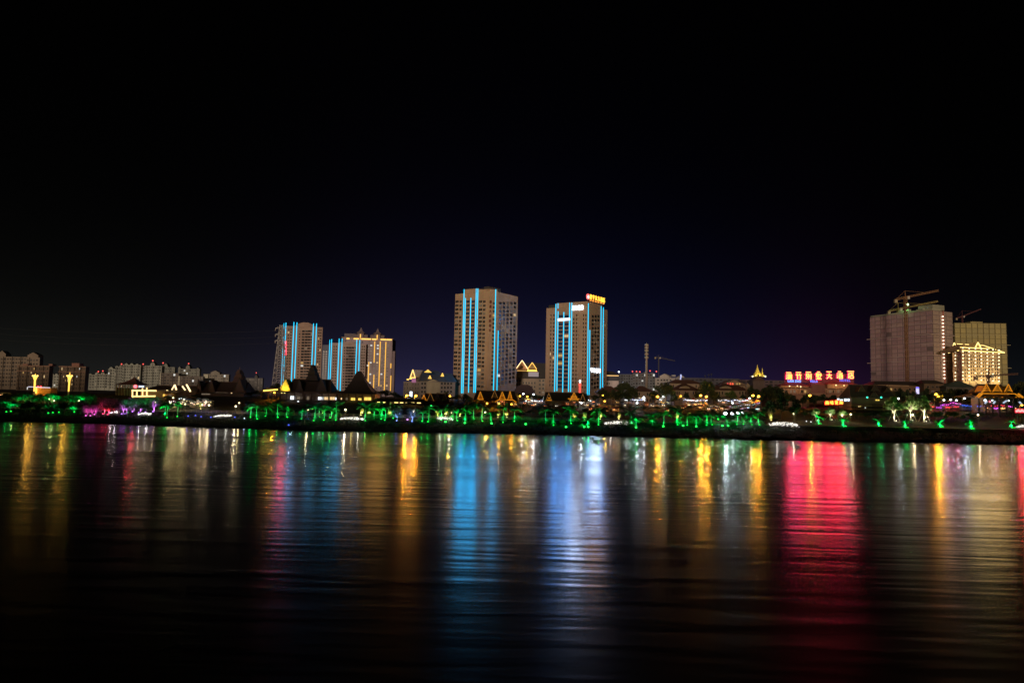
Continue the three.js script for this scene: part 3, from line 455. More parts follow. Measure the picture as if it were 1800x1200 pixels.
// ---------------------------------------------------------------- hotels and houses between the towers
const roofDark = mat(.045, .03, .026, .8), roofRed = mat(.11, .042, .028, .85), woodDark = mat(.05, .03, .02), tileGrey = mat(.05, .05, .06, .7);
const line = (o, name, a, b, t, m) => new MB().beam(a, b, t).build(name, m, o);
{
  const o = block('resort_hotel', 'pale hotel with glowing yellow roof gables left of the tallest tower', 'hotel', [[709, 540], [738, 520], [800, 530]], 745, 670, wallMat(.34, .29, .27), { py: 680 });
  const H = o.H, f = o.faces[1], g = o.faces[0];
  grid(o, 0, [712, 716.5, 721, 726, 731, 735], 675, 7, 3, 1.2, 1.9, { lit: .05, frm: frameGrey }); grid(o, 1, [742, 747, 771, 776.5, 782, 787.5, 793], 674, 7, 3, 1.6, 1.9, { lit: .04, frm: frameGrey });
  part('roof', new MB().hip(-1, f.w + 1, -26, 1, 0, 8.6, 5, f.w * .62, -14, -12).geo(), tileGrey, o, on(f, 0, H, 0), f.turn);
  part('roof', new MB().hip(f.w * .45, f.w + 1, -20, 1.2, 0, 6.6, f.w * .55, f.w, -10, -9).geo(), tileGrey, o, on(f, 0, H + .1, 0), f.turn);
  part('arch_panel', new MB().slab([[-5, 0], [5, 0], [5, 8.5], [3.6, 10.4], [0, 11.2], [-3.6, 10.4], [-5, 8.5]], -.2, .4).geo(), wallMat(.5, .44, .32), o, on(f, o.hit(1, 761, 690).s, o.hit(1, 761, 694).v, 0), f.turn);
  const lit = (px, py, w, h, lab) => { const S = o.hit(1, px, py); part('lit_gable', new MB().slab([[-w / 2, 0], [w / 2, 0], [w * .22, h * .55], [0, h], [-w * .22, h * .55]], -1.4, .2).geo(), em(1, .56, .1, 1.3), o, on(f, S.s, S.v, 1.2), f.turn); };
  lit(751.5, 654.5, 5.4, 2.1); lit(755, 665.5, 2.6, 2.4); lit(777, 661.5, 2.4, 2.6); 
  // corner gable with its lit outline, eave and pink sign board
  const S = o.hit(0, 726, 663), w = 8.2, h = 5.6;
  part('corner_gable', new MB().slab([[-w * .42, 0], [w * .42, 0], [0, h]], -8, 0).geo(), wallMat(.42, .33, .25), o, on(g, S.s, S.v, 0), g.turn);
  for (const q of [-1, 1]) part('light_strip', new MB().beam(V(q * w * .44, 0, .2), V(0, h, .2), .5).geo(), em(1, .62, .18, 1.9), o, on(g, S.s, S.v, .2), g.turn);
  part('light_strip', new MB().slab([[-w * .56, -1.4], [w * .56, -1.4], [w * .44, 0], [-w * .44, 0]], 0, .6).geo(), em(1, .6, .12, 1.9), o, on(g, S.s, S.v, .1), g.turn);
  part('light_strip', new MB().box(0, 0, .3, 2.4, 1, .5).geo(), em(1, .6, .12, 1.7), o, on(g, o.hit(0, 717.5, 668).s, o.hit(0, 717.5, 668).v, .1), g.turn);
  part('sign_board', new MB().box(0, 0, .6, 5.6, 3.1, .4).geo(), em(.62, .22, .42, .55), o, on(g, o.hit(0, 728.5, 672).s, o.hit(0, 728.5, 672).v, .1), g.turn);
  part('cornice', new MB().box(0, 0, .4, f.w + .4, .5, 1).geo(), wallMat(.4, .35, .3), o, on(f, f.w / 2, H - .3, 0), f.turn);
  areaLight(o, on(g, S.s, S.v, 1.6), g.n, 8, 3, C(1, .55, .12), 2);
}
{
  const o = block('resort_hotel', 'hotel with two outlined triangular roof gables between the two tallest towers', 'hotel', [[900, 585], [962, 585]], 930, 665, wallMat(.36, .3, .25), { py: 670, depth: 24 });
  const H = o.H, f = o.faces[0], pk = .468;
  grid(o, 0, [909, 914, 949, 955], 669, 5, 3.2, 1.8, 1.9, { lit: .06, frm: frameGrey }); grid(o, 0, [920, 925, 930, 935, 940], 673, 5, 3.2, 1.4, 2, { lit: .04, frm: frameGrey });
  part('roof', new MB().hip(-1, f.w + 1, -24, 1, 0, 13.4, 12, f.w, -12, -11).geo(), tileGrey, o, on(f, 0, H, 0), 0);
  const tri = (px, top, base, half, fill, s, z) => { const b = o.hit(0, px, base), t = o.hit(0, px, top), w = half * pk, h = t.v - b.v;
    part('gable', new MB().slab([[-w, 0], [w, 0], [0, h]], -9, 0).geo(), fill, o, on(f, b.s, b.v, z), 0);
    for (const q of [-1, 1]) part('light_strip', new MB().beam(V(q * w * 1.06, -.2, .3), V(0, h + .3, .3), .55).geo(), s, o, on(f, b.s, b.v, z), 0); };
  tri(917.5, 634, 649, 10.5, mat(.55, .32, .2), em(1, .68, .32, 2.2), 2); tri(935.2, 638, 648.5, 7.6, mat(.3, .2, .1), em(1, .55, .1, 1.6), 3.2);
  { const b = o.hit(0, 917.5, 650), t = new MB().tube(V(0, 0, 0), V(0, 0, .3), 1, 1, 12); part('round_window', t.geo(), mat(.12, .06, .04), o, on(f, b.s, b.v + 2.4, 2.1), 0); }
  for (const px of [932, 935, 938.2]) { const b = o.hit(0, px, 646.5); part('window', windowGeo(.9, .9), [frameDark, litYellow], o, on(f, b.s, b.v, 3.25), 0); }
  part('light_strip', new MB().slab([[-9.4 * pk, -1.4], [9.4 * pk, -1.4], [8 * pk, 0], [-8 * pk, 0]], 0, .8).geo(), em(1, .55, .08, 2), o, on(f, o.hit(0, 935, 650).s, o.hit(0, 935, 650).v, 3.2), 0);
  part('light_strip', new MB().slab([[-9 * pk, -1], [9 * pk, -1], [8 * pk, 0], [-8 * pk, 0]], 0, .8).geo(), em(1, .5, .12, .5), o, on(f, o.hit(0, 917, 650).s, o.hit(0, 917, 650.5).v, 2), 0);
  part('sign_board', new MB().box(0, 0, .4, 18 * pk, 8 * pk, .4).geo(), em(.62, .5, .52, .42), o, on(f, o.hit(0, 937.5, 662).s, o.hit(0, 937.5, 662).v, 3.4), 0);
  areaLight(o, on(f, o.hit(0, 926, 640).s, o.hit(0, 926, 645).v, 6), V(0, 0, 1), 16, 4, C(1, .55, .15), 1.6);
  const h = frame('domed_hall', 'dark maroon hall with swelling tiled roof below the outlined gables', 'hall', 922, 500); const q = h.k;
  new MB().box(0, 0, -7, 36 * q, h.L(922, 690).y, 14).build('wall', wallMat(.12, .08, .07), h);
  const pr = [[-20, 692], [-17, 684], [-12, 678.5], [-6, 676], [6, 676], [12, 679], [16, 685], [20, 693]].map(([d, py]) => { const p = h.L(922 + d, py); return [p.x, p.y]; });
  new MB().slab(pr, -14, 1).build('roof', mat(.055, .03, .045, .7), h);
}
{ // the wing of the same hotel to the right of the second tower
  const o = block('hotel_wing', 'white-walled wing with a glowing eave line at the foot of the blue-lined tower', 'building', [[1060, 600], [1087.5, 600]], 1075, 669, wallMat(.62, .55, .6), { py: 675 });
  const f = o.faces[0]; grid(o, 0, [1067.5, 1071], 674, 3, 3.4, 1.4, 1.9, { frm: frameGrey }); part('upper_storey', new MB().box(0, 0, -5, f.w - 1, 4, 8).geo(), mat(.06, .07, .1), o, on(f, f.w / 2, o.H, 0), 0);
  part('light_strip', new MB().box(0, 0, .2, f.w, .6, .4).geo(), em(1, .58, .2, 1.2), o, on(f, f.w / 2, o.H + 4, 0), 0);
  part('roof', new MB().hip(-1, f.w + 1, -12, 1, 0, 3.4, 4, f.w - 4).geo(), tileGrey, o, on(f, 0, o.H + 4.7, 0), 0);
}
far(1087, 1113, 657.5, 900, [], 6, 6, 'grey-blue housing slab with white roof floodlight behind the white wing', wallMat(.11, .125, .16), { lit: .03 });
far(1112, 1152, 656, 905, [[1120, 653, 5], [1134, 653.5, 5], [1147, 655, 6]], 8, 7, 'grey-blue housing block with white lit windows behind the tall mast', wallMat(.13, .145, .18), { lit: .16, lits: [litWhite] });
{ const p = P(1088, 654.5, 890), o = thing('roof_floodlight', 'bright white floodlight on the roof edge of the grey-blue slab', 'floodlight', p); new MB().ball(0, .8, 0, 1.1).build('lamp', em(.9, .97, 1, 2.4), o); new MB().box(0, -3, 0, .5, 3, .5).build('pole', frameDark, o); }
{
  const o = block('gabled_building', 'white gabled building with a blue light column beyond the mast', 'building', [[1152, 700], [1186, 690], [1203, 694]], 1160, 664, wallMat(.38, .36, .37), { py: 665 });
  gables(o, 0, [[1168, 656.5, 17]], wallMat(.46, .43, .43)); gables(o, 1, [[1200, 660, 8]], wallMat(.4, .38, .38));
  grid(o, 0, [1157, 1163, 1168, 1173, 1179], 668, 4, 3.2, 1.8, 1.8, { lit: .03, frm: frameGrey }); grid(o, 1, [1188, 1192], 667, 4, 3.2, 1.8, 1.8, { frm: frameGrey });
  const A = o.hit(1, 1196.8, 658), B = o.hit(1, 1196.8, 670); part('light_column', new MB().box(0, 0, .4, 1.3, A.v - B.v, .6).geo(), em(.55, .6, 1, 1), o, on(o.faces[1], A.s, B.v, 0), o.faces[1].turn);
  part('water_tank', new MB().tube(V(0, 0, 0), V(0, 2, 0), 2.2, 2.2, 12).geo(), mat(.3, .3, .33), o, on(o.faces[0], o.hit(0, 1182, 660).s, o.H + 1.2, -4), 0);
}
far(1200, 1300, 664.5, 640, [], 14, 3, 'long low dark-roofed terrace behind the tan villas', wallMat(.07, .07, .09), { lit: .02 });
far(1296, 1392, 668, 640, [], 12, 3, 'long low maroon terrace below the golden spire', wallMat(.09, .06, .07), { lit: .02 });
// tan villas
function villa(lab, x0, x1, wallTop, ridge, D, wins, opt = {}) {
  const o = block('villa', lab, 'house', [[x0, D], [x1, D]], (x0 + x1) / 2, wallTop, wallMat(.46, .34, .235), { py: 690, depth: 14 }), f = o.faces[0];
  const h = o.hit(0, (x0 + x1) / 2, ridge).v - o.H;
  part('roof', new MB().hip(-1.2, f.w + 1.2, -15, 1.4, 0, h, 5, f.w - 5, -8, -6).geo(), mat(.15, .065, .04), o, on(f, 0, o.H, 0), 0);
  grid(o, 0, wins, wallTop + 4.6, 2, 3.9, 1.0, 2.1, { lit: .04, frm: mat(.4, .3, .2), glass: [glassDark] });
  for (const [px, py, wp] of opt.ovals || []) { const S = o.hit(0, px, py + 3), w = wp * D / FOC; part('roof_dormer', new MB().slab([...Array(9)].map((_, k) => [-Math.cos(k / 8 * Math.PI) * w / 2, Math.sin(k / 8 * Math.PI) * 1.5]), -5, 0).geo(), wallMat(.42, .31, .2), o, on(f, S.s, o.H + h * .35, 1), 0); part('dormer_roof', new MB().hip(-w * .55, w * .55, -8, .3, 0, 1.7, -w * .2, w * .2).geo(), mat(.15, .065, .04), o, on(f, S.s, o.H + h * .35 + 1.55, 1), 0); }
  return o;
}
villa('tan villa with red tiled roof between the lamplit trees', 1185, 1230, 686, 676.5, 462, [1187, 1190.5, 1194, 1205, 1219, 1223], { ovals: [[1204, 678, 18]] });
{ const o = villa('tan villa with a corner turret and dark red tiled roof', 1255, 1317, 686, 677, 462, [1259, 1262, 1265, 1270, 1301, 1306, 1311], { ovals: [[1276, 680, 20]] }); const f = o.faces[0], S = o.hit(0, 1314, 690).s;
  part('turret', new MB().box(0, 0, 0, 2.2, o.H + 3.2, 2.2).hip(-1.4, 1.4, -1.4, 1.4, o.H + 3.2, o.H + 5, -.05, .05, 0, .05).geo(), wallMat(.46, .34, .235), o, on(f, S, 0, .6), 0); }
villa('upper tan house with a pediment and small red lit windows above the turret villa', 1268, 1312, 677.5, 669, 485, [1274, 1306], {});
{ const o = scene.children[scene.children.length - 1], f = o.faces[0]; for (const [px, m] of [[1278, em(1, .08, .1, .9)], [1283, em(1, .08, .04, 2)], [1287, em(1, .12, .05, 1.6)], [1294.5, litYellow], [1299, litYellow]]) { const S = o.hit(0, px, 676.5); part('window', windowGeo(1.1, 1.5), [frameDark, m], o, on(f, S.s, S.v, 1.8), 0); }
  part('pediment', new MB().slab([[-9, 0], [9, 0], [0, 3.4]], -6, 0).geo(), wallMat(.36, .25, .17), o, on(f, f.w / 2, o.H + .4, 1.6), 0); }
villa('upper tan house with one orange window behind the round lamplit tree', 1178, 1232, 674, 667, 490, [1184, 1210, 1224], {});
villa('small tan lodge with pyramid roof behind palm by the tower foot', 1052, 1090, 690, 678, 455, [1057, 1062, 1082]);
villa('small tan lodge with pyramid roof at the foot of the mast', 1113, 1147, 688, 678, 462, [1118, 1124, 1138, 1143]);
villa('tan house at the right of the lamplit hedge under the golden spire', 1352, 1376, 690, 684, 470, [1356, 1362, 1370]);

// ---------------------------------------------------------------- mast, pylon, cranes
{
  const o = frame('radio_mast', 'tall grey tubular mast with antenna drums above the low roofs', 'mast', 1136.2, 480), top = o.L(1137, 602).y, y = py => o.L(1137, py).y;
  new MB().tube(V(0, 0, 0), V(0, y(634), 0), 1.0, .75, 12).tube(V(0, y(634), 0), V(0, y(606), 0), .7, .55, 12).build('pole', mat(.30, .24, .2, .6), o);
  for (const py of [608, 613, 618, 624, 630]) new MB().tube(V(0, y(py), 0), V(0, y(py - 3.4), 0), 1.35, 1.35, 12).build('antenna_drum', mat(.32, .27, .22, .6), o);
  new MB().tube(V(0, y(606), 0), V(0, top, 0), .2, .08, 6).build('aerial', mat(.3, .25, .2), o);
}
{
  const o = frame('lattice_pylon', 'grey steel lattice pylon beside the left neon-lined tower', 'pylon', 491, 600), b = o.k, T = o.L(494.5, 571), m = mat(.34, .32, .32, .6);
  const half = y => 5.6 * (1 - y / T.y * .80), cx = y => T.x * y / T.y, legs = [[-1, 1], [1, 1], [1, -1], [-1, -1]], at = (k, y) => V(cx(y) + legs[k][0] * half(y), y, legs[k][1] * half(y));
  for (let k = 0; k < 4; k++) new MB().beam(at(k, 0), at(k, T.y), .42, .3).build('leg', m, o);
  const ys = []; for (let y = 2; y < T.y - 2; y += 4.2) ys.push(y); ys.push(T.y);
  for (let i = 0; i < ys.length - 1; i++) { const g = new MB(); for (let k = 0; k < 4; k++) { const l = (k + 1) % 4; g.beam(at(k, ys[i]), at(l, ys[i + 1]), .26).beam(at(l, ys[i]), at(k, ys[i + 1]), .26).beam(at(k, ys[i]), at(l, ys[i]), .22); } g.build('brace', m, o); }
  for (const py of [577, 588, 599]) { const y = o.L(492, py).y; const arm = new MB().beam(V(cx(y) - 5.2, y, 0), V(cx(y) + 5.2, y, 0), .4).beam(V(cx(y) - 5.2, y, 0), V(cx(y), y + 2.4, 0), .24).beam(V(cx(y) + 5.2, y, 0), V(cx(y), y + 2.4, 0), .24).build('cross_arm', m, o);
    for (const s of [-1, 1]) new MB().tube(V(cx(y) + s * 5, y - 2, 0), V(cx(y) + s * 5, y, 0), .28, .28, 6).build('insulator', mat(.4, .34, .32, .4), arm); }
  // its wires run off to the left over the trees
  for (const [py, k] of [[577, 0], [588, 1], [599, 2]]) { const w = thing('power_line', ['top', 'middle', 'bottom'][k] + ' power wire running left from the lattice pylon', 'wire', o.position.clone(), 'power wires'), y = o.L(492, py).y - 2, g = new MB(); let a = V(cx(y) - 5, y, 0); for (let i = 1; i <= 24; i++) { const t = i / 24, c = V(cx(y) - 5 - 420 * t, y + 30 * t * (t - 1) * 1.2 + 14 * t, -60 * t); g.beam(a, c, .05); a = c; } g.build('wire', mat(.05, .05, .05), w); }
}
function lattice(g, a, b, w, seg, t) { // square truss between two points
  const d = b.clone().sub(a), L = d.length(); d.normalize(); const up = Math.abs(d.y) > .9 ? V(1, 0, 0) : V(0, 1, 0), s = d.clone().cross(up).normalize(), n = s.clone().cross(d).normalize();
  const at = (k, u) => a.clone().addScaledVector(d, u).addScaledVector(s, [-1, 1, 1, -1][k] * w / 2).addScaledVector(n, [-1, -1, 1, 1][k] * w / 2);
  for (let k = 0; k < 4; k++) { g.beam(at(k, 0), at(k, L), t); for (let i = 0; i < seg; i++) { const l = (k + 1) % 4; g.beam(at(i % 2 ? k : l, i / seg * L), at(i % 2 ? l : k, (i + 1) / seg * L), t * .7); } } return g;
}
function crane(lab, px, D, mast, jib0, jib1, apex, m, opt = {}) { // pixels: mast top, counter-jib end, jib tip, apex
  const o = frame('tower_crane', lab, 'crane', px, D), L = o.L, top = L(...mast), w = opt.w || 1.8;
  if (opt.from === undefined) lattice(new MB(), V(top.x, 0, 0), top, w, Math.round(top.y / 2.4), .32).build('mast', m, o); else lattice(new MB(), V(top.x, L(px, opt.from).y, 0), top, w, 8, .32).build('mast', m, o);
  lattice(new MB(), top, L(...jib1), w * .7, 16, .3).build('jib', m, o); lattice(new MB(), top, L(...jib0), w * .8, 5, .3).build('counter_jib', m, o);
  const A = L(...apex); new MB().beam(top, A, .5, .3).build('apex', m, o); new MB().beam(A, L((mast[0] + jib1[0] * 2) / 3, (mast[1] + jib1[1] * 2) / 3), .14).build('tie_bar', m, o); new MB().beam(A, L(...jib0), .14).build('tie_bar', m, o);
  const c = L(...jib0); new MB().box(c.x, c.y - 2.4, 0, 2, 2.4, 1.6).build('counterweight', mat(.3, .25, .16), o); new MB().box(top.x + 1.6, top.y - 1.4, 1, 1.6, 2, 1.6).build('cab', mat(.42, .4, .36), o); return o;
}
// ---------------------------------------------------------------- right-hand blocks
{
  const net = wallMat(.27, .205, .21), o = block('netted_building', 'big mauve building under construction wrapped in scaffold netting', 'building', [[1530.5, 572], [1641, 520], [1676, 530]], 1600, 549.5, wallMat(.17, .125, .13), { py: 600 }), H = o.H;
  for (const i of [0, 1]) { const f = o.faces[i], bays = i ? 3 : 11, rows = 22, ph = H / rows, bw = f.w / bays, vs = [wallMat(.35, .235, .25), wallMat(.32, .215, .23), wallMat(.37, .255, .265), wallMat(.38, .27, .27), wallMat(.33, .22, .24)], vr = [wallMat(.34, .26, .22), wallMat(.31, .24, .2)];
    for (let r = 0; r < rows; r++) for (let b = 0; b < bays; b++) rnd() > .01 && part('net_panel', netGeo(bw - .6, ph - .5), pick(i ? vr : vs), o, on(f, (b + .5) * bw, r * ph + .1, .12 + rnd() * .08), f.turn); }
  for (const [py, big] of [[574, 0], [593, 1], [608, 0], [627, 0], [636, 1], [652, 0], [664, 0]]) for (const i of [0, 1]) { const v = o.hit(0, 1560, py + 1.5).v, f = o.faces[i]; ledge(o, i, big && !i ? -2.4 : -.1, f.w + .1, v, big ? .5 : .3, big ? 1.3 : .5, wallMat(.46, .36, .33), 'scaffold_board'); }
  part('roof_edge', new MB().box(0, 0, -5, o.faces[0].w * .98, 1.2, 10).geo(), wallMat(.3, .3, .22), o, on(o.faces[0], o.faces[0].w / 2, H, -.2), o.faces[0].turn);
  part('roof_house', new MB().box(0, 0, -8, 12, 4, 12).geo(), wallMat(.27, .27, .2), o, on(o.faces[0], o.faces[0].w - 8, H + .6, -1), o.faces[0].turn);
  for (const i of [0, 1]) for (let r = 1; r < 22; r++) ledge(o, i, 0, o.faces[i].w, r * H / 22 - .1, .14, .36, wallMat(.42, .31, .3), 'scaffold_board');
  // the column of work lamps on the hoist
  const s = o.hit(1, 1656.8, 600).s, hf = o.faces[1]; part('hoist_mast', new MB().box(1.0, 0, .6, .5, H, .5).geo(), mat(.4, .1, .07), o, on(hf, s, 0, .1), hf.turn);
  for (let k = 0; k < 19; k++) { const v = o.hit(1, 1656.8, 556.5 + k * 6).v; part('work_lamp', new MB().ball(0, 0, .9, .55, 1, 8, 6).box(0, -.1, .5, 1.9, .2, .2).geo(), em(1, .7, .5, 2.4), o, on(hf, s, v, .2), hf.turn); }
  areaLight(o, on(hf, s, o.hit(1, 1656.8, 611).v, 1.8), hf.n, .7, 46, C(1, .6, .4), 8);
  // green work light on the roof
  const gl = o.hit(0, 1598, 548); part('work_lamp', new MB().ball(0, 0, 0, .9).geo(), em(.75, 1, .45, 3), o, on(o.faces[0], gl.s, gl.v + 5.6, 1), 0);
  pointLight(o, on(o.faces[0], gl.s - 3, H + 4, 1.4), C(.35, 1, .3), 70, .8);
  for (let k = 0; k < 9; k++) { const t = 8 + rnd() * 24; part('roof_formwork', new MB().box(0, 0, 0, rr(1, 4), rr(.5, 2), 2).geo(), wallMat(.3, .33, .24), o, on(o.faces[0], o.faces[0].w * .3 + t, H + 1, -1), o.faces[0].turn); }
}
function netGeo(w, h) { const k = 'n' + w.toFixed(2); if (!winGeo[k]) { const b = new MB(); b.box(0, 0, 0, w, h, .12); for (const x of [-.32, 0, .32]) b.box(x * w, 0, .09, .12, h, .08); b.box(0, h * .5, .09, w, .12, .08); winGeo[k] = b.geo(); } return winGeo[k]; }
{
  const o = block('netted_building', 'olive-yellow netted building standing behind the lamp-studded hotel', 'building', [[1679.5, 640], [1771, 636]], 1695, 567.5, wallMat(.2, .17, .075), { py: 610, depth: 26 }), H = o.H, f = o.faces[0], vs = [wallMat(.42, .36, .15), wallMat(.38, .33, .14), wallMat(.36, .32, .15)];
  for (let r = 0; r < 17; r++) for (let b = 0; b < 9; b++) part('net_panel', netGeo(f.w / 9 - .6, H / 17 - .5), pick(vs), o, on(f, (b + .5) * f.w / 9, r * H / 17 + .1, .12), 0);
  for (const [py, big] of [[590, 0], [607, 1], [625, 0], [647, 1]]) ledge(o, 0, 0, f.w + (big ? 2.4 : .1), o.hit(0, 1700, py - 1).v, .35, big ? 1.4 : .5, wallMat(.4, .36, .2), 'scaffold_board');
  part('roof_house', new MB().box(0, 0, -6, 11, 1.6, 8).geo(), wallMat(.3, .26, .11), o, on(f, o.hit(0, 1720, 566).s, H, 0), 0);
}
{
  const o = block('lamp_studded_hotel', 'cream hotel with columns of bulbs and glowing outlined roof', 'hotel', [[1675.5, 521], [1691.5, 500], [1758, 512]], 1730, 608, wallMat(.62, .48, .28), { py: 640 }), H = o.H, f = o.faces[1], g = o.faces[0];
  for (let k = 0; k < 5; k++) { const q = on(f, f.w * (k + .5) / 5, 13, 8); part('facade_floodlight', new MB().box(0, -.5, 0, 1, .5, .6).box(0, -13, 0, .2, 12.5, .2).geo(), em(1, .8, .45, 1), o, q); spotUp(o, q.clone().add(V(0, .4, 0)), on(f, f.w * (k + .5) / 5, 34, 0), C(1, .74, .36), 900, .75); }
  const xs = [1692.6, 1703.6, 1714.6, 1725, 1735.4, 1745.6, 1756];
  for (let c = 0; c < 6; c++) grid(o, 1, [xs[c] + 3.4, xs[c] + 7.4], 614, 10, 2.42, 1.25, 1.5, { lit: .12, lits: [litDim, litWarm], frm: mat(.45, .34, .22), glass: [glassDark, glassDim] });
  const bulb = new MB().ball(0, 0, .3, .42, 1, 8, 6).geo(), bm = em(1, .78, .45, 3);
  const col = (i, px) => { for (let k = 0; k < 10; k++) { const py = (i ? 611.5 : 612.5) + (px - 1692) * .06 * i + k * 6.05; if (k === 6 && rnd() < .8) continue; const A = o.hit(i, px, py); part('bulb_light', bulb, bm, o, on(o.faces[i], A.s, A.v, .05), o.faces[i].turn); } };
  col(0, 1681); for (const x of xs) col(1, x);
  for (const x of xs) { const A = o.hit(1, x, 640); part('pilaster', new MB().box(0, 0, .12, .7, H - 1, .24).geo(), wallMat(.5, .38, .25), o, on(f, A.s, 0, 0), f.turn); }
  areaLight(o, on(f, f.w / 2, o.hit(1, 1725, 638).v, 1), f.n, f.w, 20, C(1, .75, .42), .7);
  // roof with glowing eaves, ridges and gables
  part('roof', new MB().hip(-2.2, f.w + 2.2, -16, 2.2, 0, 5.6, 5, f.w - 7, -8, -6.5).geo(), mat(.24, .15, .075), o, on(f, 0, H, 0), f.turn);
  const tubes = (A, B, t = .5) => part('light_strip', new MB().beam(A, B, t).geo(), goldS, o);
  const W = (i, s, v, z) => on(o.faces[i], s, v, z);
  tubes(W(1, -2.2, H + .3, 2.3), W(1, f.w + 2.2, H + .3, 2.3)); tubes(W(0, -1, H + .3, 2.3), W(0, g.w + 2, H + .3, 2.3));
  tubes(W(1, f.w + 2.2, H + .4, 2.3), W(1, f.w - 7, H + 5.7, -6.5)); tubes(W(1, 4, H + 5.7, -6.4), W(1, f.w - 7, H + 5.7, -6.4), .4); tubes(W(1, -1.8, H + 2.6, .6), W(1, f.w * .72, H + 2.8, .4), .45);
  const gab = (i, s, w, h, z, v) => { part('roof_gable', new MB().slab([[-w, 0], [w, 0], [0, h]], -6, 0).geo(), mat(.5, .36, .16), o, on(o.faces[i], s, v, z), o.faces[i].turn); for (const q of [-1, 1]) part('light_strip', new MB().beam(V(q * w, 0, .2), V(0, h, .2), .5).geo(), goldS, o, on(o.faces[i], s, v, z), o.faces[i].turn); part('light_strip', new MB().beam(V(-w, 0, .2), V(w, 0, .2), .5).geo(), goldS, o, on(o.faces[i], s, v, z), o.faces[i].turn); };
  gab(0, g.w * .45, 7, 4.4, 1, H + 2.4); gab(1, o.hit(1, 1717, 600).s, 2.9, 4.2, 1, H + 2.6);
  areaLight(o, W(1, f.w / 2, H + 2.5, 3.5), f.n, f.w, 3.5, C(1, .7, .22), 8);
}
crane('tall orange tower crane rising in front of the mauve netted building', 1592, 516, [1592, 522.5], [1575, 526.5], [1650, 510.5], [1591.5, 511], mat(.2, .1, .04, .7), { w: 1.5 });
crane('lower yellow tower crane standing on the roof of mauve netted building', 1579.5, 560, [1579.5, 543], [1563, 546.5], [1649, 529.5], [1579, 532], mat(.26, .2, .06, .7), { from: 560, w: 1.4 });
crane('small dark crane standing before the lamp-studded hotel', 1738, 448, [1738, 660], [1716, 661], [1790, 657], [1739, 642], mat(.1, .05, .035, .7), { w: 1.2 });
crane('far dim crane with a red jib beyond the two netted buildings', 1692, 900, [1692, 556], [1682, 559], [1725, 543], [1692, 546], mat(.1, .03, .03, .7), { w: 1.2 });
crane('far pale crane with a thin jib beyond the gabled building', 1158, 950, [1158, 628.5], [1152, 627.5], [1187, 634], [1158, 624], mat(.06, .055, .06, .7), { w: .9 });
// low dark-roofed houses at the foot of the netted buildings
{ const o = block('shophouse', 'long dark-roofed shophouse with cream fascia below the mauve netted building', 'house', [[1538, 470], [1625, 470]], 1580, 677, wallMat(.24, .15, .085), { py: 680, depth: 14 }), f = o.faces[0];
  part('roof', new MB().hip(-1.5, f.w + 1.5, -15, 1.5, 0, 2.8, 3, f.w - 3).geo(), roofDark, o, on(f, 0, o.H, 0), 0); part('fascia', new MB().box(0, 0, 1.2, f.w * .62, .7, .3).geo(), wallMat(.5, .34, .2), o, on(f, f.w * .36, o.H - .6, 0), 0); grid(o, 0, [1546, 1553, 1560, 1567, 1574, 1600, 1608], 684, 2, 3, 1.5, 1.6, { lit: .3, lits: [litDim, litYellow] }); }
{ const o = block('shophouse', 'square brown shophouse with flat dark roof beside the purple box sign', 'house', [[1625, 462], [1660, 462]], 1640, 674, wallMat(.18, .115, .07), { py: 680, depth: 12 }), f = o.faces[0]; part('roof', new MB().hip(-1, f.w + 1, -13, 1, 0, 2.4, 2, f.w - 2).geo(), roofDark, o, on(f, 0, o.H, 0), 0); grid(o, 0, [1632, 1640, 1648], 680, 2, 3, 1.8, 1.6, { lit: .1 }); }
{ const o = frame('box_sign', 'upright purple and white lit box sign among the trees', 'sign', 1613.6, 440), a = o.L(1610.6, 679.5), b = o.L(1616.6, 692), h = (a.y - b.y) / 4;
  for (let k = 0; k < 4; k++) for (const s of [-1, 1]) new MB().box(s * (b.x - a.x) / 4, b.y + k * h, .2, (b.x - a.x) * .42, h * .84, .3).build('sign_panel', em(...(k > 2 ? [.25, .2, 1] : [.72, .66, 1]), 1.3), o);
  new MB().box(0, 0, -.1, b.x - a.x, a.y, .3).build('frame', frameDark, o); areaLight(o, V(0, (a.y + b.y) / 2, .8), V(0, 0, 1), b.x - a.x, a.y - b.y, C(.6, .55, 1), 3); }
{ // teal-roofed hall behind the trees
  const o = block('green_roofed_hall', 'low hall with a dull teal pitched roof at the lamp-studded hotel foot', 'hall', [[1664, 455], [1712, 455]], 1690, 680, wallMat(.14, .13, .11), { py: 680 }), f = o.faces[0]; part('roof', new MB().hip(-1, f.w + 1, -14, 1, 0, 4, f.w * .62, f.w * .72).geo(), mat(.07, .10, .085), o, on(f, 0, o.H, 0), 0); grid(o, 0, [1670, 1680, 1690, 1700], 685, 1, 3, 2, 1.6, { lit: .1 });
}
